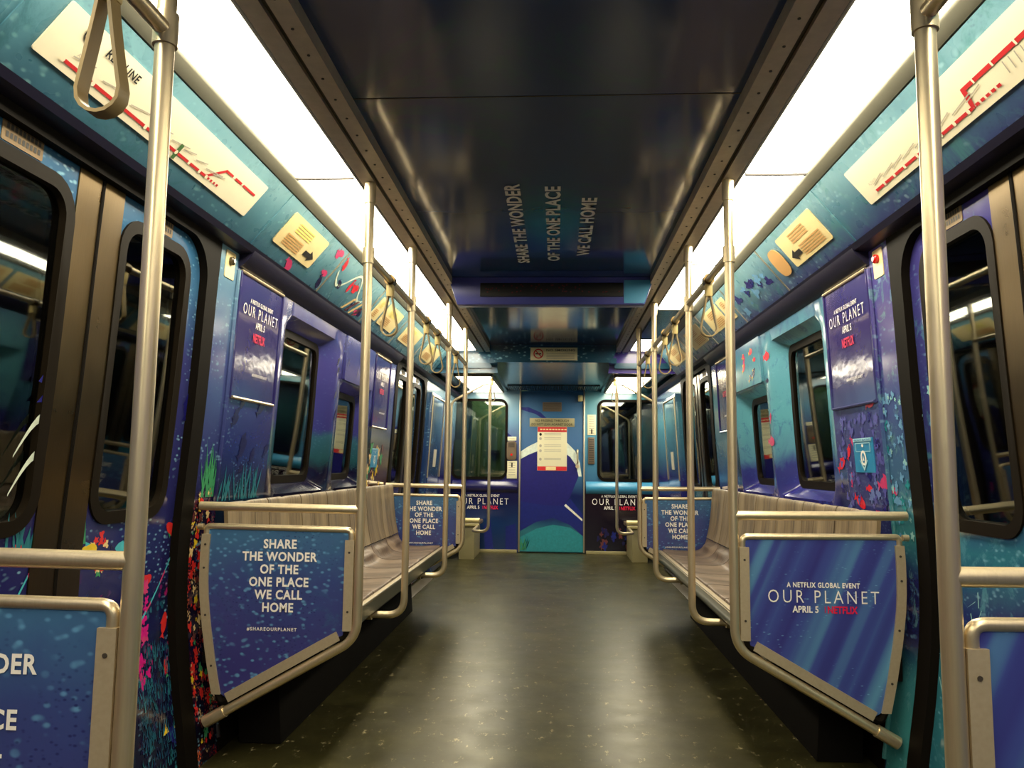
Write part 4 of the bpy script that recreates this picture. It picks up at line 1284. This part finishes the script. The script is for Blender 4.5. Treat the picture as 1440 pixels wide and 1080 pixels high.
# ------------------------------------------------------------------ end wall
em = lambda u, v, d: Vector((u, YE + d, v))
mb = MB()
WL, WR = (-1.205, -.567, .873, 1.80), (.537, 1.20, .865, 1.80)
DX0, DX1 = -.395, .358
mb.panel([(-1.24, 0), (DX0 - .015, 0), (DX0 - .015, 1.98), (-1.24, 1.98)], [rr(*WL, .08)], em, .05, 'end_left')
mb.panel([(DX1 + .015, 0), (1.24, 0), (1.24, 1.98), (DX1 + .015, 1.98)], [rr(*WR, .08)], em, .05, 'end_right')
mb.panel([(DX0 - .015, 1.918), (DX1 + .015, 1.918), (DX1 + .015, 1.98), (DX0 - .015, 1.98)], [], em, .05, 'end_door')
rnd = random.Random(8)
for i in range(22):
    blob(mb, em, .50 + .5 * rnd.random(), .06 + .22 * rnd.random(), .02 + .02 * rnd.random(), rnd.choice(['fish_dark', 'arc_dark', 'brownish']), rnd, 9, 1.6, -.002 - .0001 * i)
for pts in ([(-.56, 1.42), (-.44, 1.32), (-.46, 1.30), (-.57, 1.38)], [(-.56, 1.30), (-.47, 1.24), (-.56, 1.22)]):
    mb.decal(pts, em, 'arc_dark', -.002)
for pts in ([(-.80, .02), (-.82, .30), (-.74, .38), (-.70, .02)], [(-.56, .02), (-.56, .30), (-.44, .34), (-.42, .02)]):
    mb.decal(pts, em, 'sticker_blue' if False else 'arc_dark', -.002)
we = mb.build('wall_end'); we['kind'] = 'structure'
for s, a, b, m in ((-1, -1.2, DX0 - .03, 'end_left'), (1, DX1 + .03, 1.2, 'end_right')):
    pr = [(YE, .70), (YE - .030, .725), (YE - .045, .755), (YE - .045, .785), (YE - .03, .815), (YE, .842)]
    l = MB().prism([(a, y, z) for y, z in pr], (b - a, 0, 0), 'end_left' if s < 0 else 'housing_cyan'); l.build('ledge', we, ang=60)
    MB().box(a, b, YE - .030, YE, .0, .035, 'pedestal').build('kick_strip', we, bevel=.004)
t = MB()
our_planet(t, (-.845, YE - .003, .595), (1, 0, 0), (0, 0, 1), .63)
our_planet(t, (.775, YE - .003, .607), (1, 0, 0), (0, 0, 1), .63)
t.build('lettering', we, smooth=False, normals=False)
for W in (WL, WR):
    p = MB().panel(rr(W[0] + .006, W[1] - .006, W[2] + .006, W[3] - .006, .075), [], lambda u, v, d: Vector((u, YE + .03 + d, v)), .008, 'glass').build('window_%d' % wn)
    p['kind'] = 'structure'; wn += 1
    MB().panel(rr(W[0] - .018, W[1] + .018, W[2] - .018, W[3] + .018, .095), [rr(W[0] + .012, W[1] - .012, W[2] + .012, W[3] - .012, .07)], lambda u, v, d: Vector((u, YE - .010 + d, v)), .024, 'rubber').build('window_frame', p)
# end door
mb = MB()
dm = lambda u, v, d: Vector((u, YE + .012 + d, v))
mb.panel([(DX0, .012), (DX1, .012), (DX1, 1.915), (DX0, 1.915)], [], dm, .035, 'end_door')
# deep blue body under a pale arch, teal sea bed below
arch = [(-.39, 1.19), (-.30, 1.25), (-.18, 1.31), (0, 1.335), (.16, 1.30), (.26, 1.20), (.315, 1.06), (.335, .90)]
inn = [(.30, .90), (.27, 1.03), (.20, 1.13), (.10, 1.20), (0, 1.22), (-.18, 1.20), (-.30, 1.15), (-.39, 1.10)]
n_ = len(arch)
for i in range(n_ - 1):
    mb.decal([arch[i], arch[i + 1], inn[n_ - 2 - i], inn[n_ - 1 - i]], dm, 'arch_white', -.0016)
mb.decal(inn[::-1] + [(.20, .66), (.12, .55), (-.10, .56), (-.39, .60)], dm, 'deep_blue', -.0014)
mb.decal([(-.39, .60), (-.10, .56), (.12, .55), (.20, .64), (.355, .45), (.355, .20), (.20, .33), (0, .41), (-.20, .36), (-.39, .25)], dm, 'arc_dark', -.0012)
mb.decal([(.13, .555), (.15, .575), (.345, .40), (.345, .375)], dm, 'fin_white', -.0022)
mb.decal([(-.39, .02), (.355, .02), (.355, .20), (.20, .30), (0, .33), (-.20, .28), (-.39, .18)], dm, 'reef_teal', -.0016)
tuft(mb, dm, -.37, .03, .10, .16, 'plant_green', random.Random(2), 18)
mb.decal([(-.39, 1.72), (-.30, 1.72), (-.16, 1.66), (-.08, 1.585), (-.13, 1.585), (-.22, 1.64), (-.39, 1.69)], dm, 'arc_dark', -.0016)
d = mb.build('door_%d' % dn); d['kind'] = 'structure'
v = MB(); v.box(-.132, .095, YE + .002, YE + .012, 1.672, 1.782, 'phone')
for i in range(6):
    v.box(-.122, .085, YE - .002, YE + .006, 1.684 + i * .016, 1.690 + i * .016, 'trim_dark')
v.build('vent', d)
for x in (DX0 - .006, DX1 + .006):
    MB().box(x - .009, x + .009, YE - .008, YE + .01, .01, 1.92, 'steel_sheet').build('edge_strip', d, bevel=.002)
h = MB(); h.tube(fillet([(.285, YE + .012, 1.21), (.285, YE - .05, 1.21), (.285, YE - .05, 1.06), (.285, YE + .012, 1.06)], .025, 5), .011, 'steel', 10)
h.tube([(.285, YE - .02, 1.02), (.285, YE + .012, 1.02)], .022, 'steel', 12)
h.build('handle', d)
kb = MB(); kb.box(.29, .345, YE - .05, YE + .012, 1.79, 1.865, 'pad'); kb.build('door_stop', d, bevel=.01)

def wall_plate(name, x0, x1, z0, z1, m, y=YE + .010, th=.004, label='', cat='notice'):
    E_ = empty(name, ((x0 + x1) / 2, y, z0), label, cat)
    MB().box(x0, x1, y - th, y + .002, z0, z1, m).build('plate', E_, bevel=.0015)
    return E_, y - th - .0012
E_, y_ = wall_plate('warning_plate', -.287, .250, 1.488, 1.590, 'pedestal', label='tan plate reading NO PASSING THROUGH on the end door', cat='sign')
t = MB()
t.text('NO PASSING THROUGH', None, 'black', (-.018, y_, 1.560), (1, 0, 0), (0, 0, 1), .012, 1.1, width=.40, height=.028)
t.text('DO NOT LEAN AGAINST DOOR', None, 'black', (-.018, y_, 1.515), (1, 0, 0), (0, 0, 1), .012, 1.05, width=.49, height=.028)
t.build('lettering', E_, smooth=False, normals=False)
E_, y_ = wall_plate('safety_poster', -.192, .160, .965, 1.486, 'paper', label='cream poster with red top and bottom bands on the end door', cat='poster')
t = MB()
t.poly([(-.19, y_, 1.425), (.158, y_, 1.425), (.158, y_, 1.484), (-.19, y_, 1.484)], 'map_red')
t.poly([(-.19, y_, .967), (.158, y_, .967), (.158, y_, 1.015), (-.19, y_, 1.015)], 'map_red')
t.poly([(-.09, y_ - .0004, .972), (.03, y_ - .0004, .972), (.03, y_ - .0004, 1.010), (-.09, y_ - .0004, 1.010)], 'cream')
for i in range(9):
    x = -.16 + i * .036
    t.poly([(x, y_ - .0004, 1.447), (x + .026, y_ - .0004, 1.447), (x + .026, y_ - .0004, 1.463), (x, y_ - .0004, 1.463)], 'cream')
for z in (1.395, 1.345, 1.26, 1.20, 1.10):
    t.poly([(-.155 + .016 * math.cos(a), y_ - .0004, z + .018 * math.sin(a)) for a in [2 * math.pi * i / 10 for i in range(10)]], 'black' if z in (1.395,) else 'grey_print')
    for r_ in range(2):
        t.poly([(-.11, y_, z - .008 + r_ * .016), (.09, y_, z - .008 + r_ * .016), (.09, y_, z - .002 + r_ * .016), (-.11, y_, z - .002 + r_ * .016)], 'grey_print')
t.build('printing', E_, smooth=False, normals=False)
for nm, x0, x1, z0, z1, lab in (('small_notice', .404, .504, 1.392, 1.635, 'small cream notice between the end door and the right end window'),
                                ('small_notice', -.553, -.433, .868, 1.076, 'small cream notice below the intercom left of the end door'),
                                ('small_notice', -.556, -.444, 1.318, 1.364, 'tiny white label above the intercom left of the end door')):
    E_, y_ = wall_plate(nm, x0, x1, z0, z1, 'paper', YE - .001, .004, lab)
    t = MB()
    hh = z1 - z0
    for i in range(int(hh / .03)):
        t.poly([(x0 + .02, y_, z1 - .02 - i * .028), (x1 - .02, y_, z1 - .02 - i * .028), (x1 - .02, y_, z1 - .028 - i * .028), (x0 + .02, y_, z1 - .028 - i * .028)], 'grey_print')
    cx = (x0 + x1) / 2
    zb = z0 + .045 if x0 > 0 else z1 - .045
    if hh > .1: t.poly([(cx - .008, y_ - .0004, zb - .03), (cx + .008, y_ - .0004, zb - .03), (cx + .008, y_ - .0004, zb + .025), (cx - .008, y_ - .0004, zb + .025)], 'black')
    t.build('printing', E_, smooth=False, normals=False)
I = empty('intercom', (-.50, YE, 1.09), 'brown grey intercom unit on the wall left of the end door', 'intercom')
MB().panel(rr(-.556, -.442, 1.088, 1.312, .03), [], lambda u, v, d: Vector((u, YE - .022 + d, v)), .024, 'phone').build('body', I, bevel=.004)
g = MB()
for i in range(5): g.box(-.535, -.465, YE - .025, YE - .02, 1.24 + i * .012, 1.246 + i * .012, 'trim_dark')
g.build('speaker_slots', I)
MB().tube([(-.50, YE - .030, 1.15), (-.50, YE - .02, 1.15)], .014, 'lens_red', 12).build('button', I)
I = empty('emergency_box', (.45, YE, 1.05), 'narrow dark grilled box below the notice right of the end door', 'box')
MB().box(.412, .488, YE - .02, YE + .002, 1.048, 1.365, 'phone').build('body', I, bevel=.004)
g = MB()
for i in range(11): g.box(.422, .478, YE - .023, YE - .018, 1.07 + i * .026, 1.083 + i * .026, 'trim_dark')
g.build('slots', I)

# ------------------------------------------------------------------ end segment: cabinets, short benches, poles
for s in (-1, 1):
    n = sidename(s)
    C_ = empty('equipment_cabinet', (s * 1.16, 7.70, 0), 'tall shallow printed cabinet between the far doorway and the end wall, %s side' % n, 'cabinet')
    mp = wallmap(s, -.05)
    MB().panel([(7.30, .02), (8.10, .02), (8.10, 1.70), (7.30, 1.70)], [], mp, .06, 'cabinet_film' if s < 0 else 'far_right', step=.2).build('body', C_, bevel=.008)
    f = MB()
    f.tube(fillet([mp(7.33, .9, -.004), mp(7.33, 1.67, -.004), mp(8.07, 1.67, -.004), mp(8.07, .9, -.004)], .03, 4), .007, 'steel', 8); f.build('chrome_frame', C_)
    MB().panel([(7.62, 1.0), (7.78, 1.0), (7.78, 1.17), (7.62, 1.17)], [], wallmap(s, -.053), .004, 'grey_print').build('label_plate', C_)
    S = empty('end_bench', (s * 1.0, 8.75, 0), 'short bench before the end wall on the %s with beige pedestal' % n, 'bench')
    MB().tube([(s * .79, 8.60, .425), (s * 1.16, 8.60, .425)], .027, 'pad', 14).build('front_rail', S)
    MB().tube([(s * .80, 8.63, .372), (s * 1.16, 8.63, .372)], .016, 'pad', 12).build('lower_rail', S)
    MB().box(s * .82, s * 1.15, 8.64, 9.36, .352, .392, 'wood_pan').build('seat_pan', S, bevel=.01)
    MB().box(s * .855, s * 1.02, 8.66, 9.34, 0, .35, 'pedestal').build('pedestal', S, bevel=.006)
    P = empty('end_grab_pole', (s * A, 7.96, .36), 'thin steel pole with sloping rail beside the short end bench, %s side' % n, 'pole')
    y = 7.96
    MB().tube(fillet([(s * A, y, 1.90), (s * A, y, .362), (s * .80, y + .03, .362), (s * .815, y + .60, .362)], .10, 8), .015, 'steel', 14).build('pole', P)
    MB().tube([(s * A, y, 1.84), (s * A, y, 1.905)], .022, 'steel', 12).build('collar', P)
    MB().tube(fillet([(s * A, y, 1.845), (s * .70, y, 1.845), (s * 1.035, y, 1.66), (s * 1.045, y, .45)], .08, 8), .0135, 'steel', 12).build('sloping_rail', P)
    strap(s, 7.80, 'small distant hand strap hanging before the end wall on the %s' % n, 1.885, x=s * .61)

# ------------------------------------------------------------------ what stands outside the end windows
N = empty('neighbouring_car', (-.8, 10.6, 0), 'green grey end of the next car seen through the left end window', 'train car')
MB().box(-1.5, -.35, 10.3, 10.5, -.4, 2.6, 'outside_green').build('end_wall', N, bevel=.02)
MB().panel(rr(-1.42, -1.08, 1.35, 2.1, .08), [], lambda u, v, d: Vector((u, 10.285 + d, v)), .02, 'outside_dark').build('window', N)
MB().box(-.82, -.70, 10.25, 10.31, 1.16, 1.22, 'outside_dark').build('bracket', N, bevel=.01)
lt = bpy.data.lights.new('outside_fill', 'AREA'); lt.energy = 22; lt.size = .5; lt.color = (.9, 1, .75)  # unseen lamp added to brighten the neighbouring car
lo = bpy.data.objects.new('outside_fill', lt); COL.objects.link(lo); lo.location = (-.7, 9.75, 2.3)
lo.rotation_euler = (R(50), 0, 0)
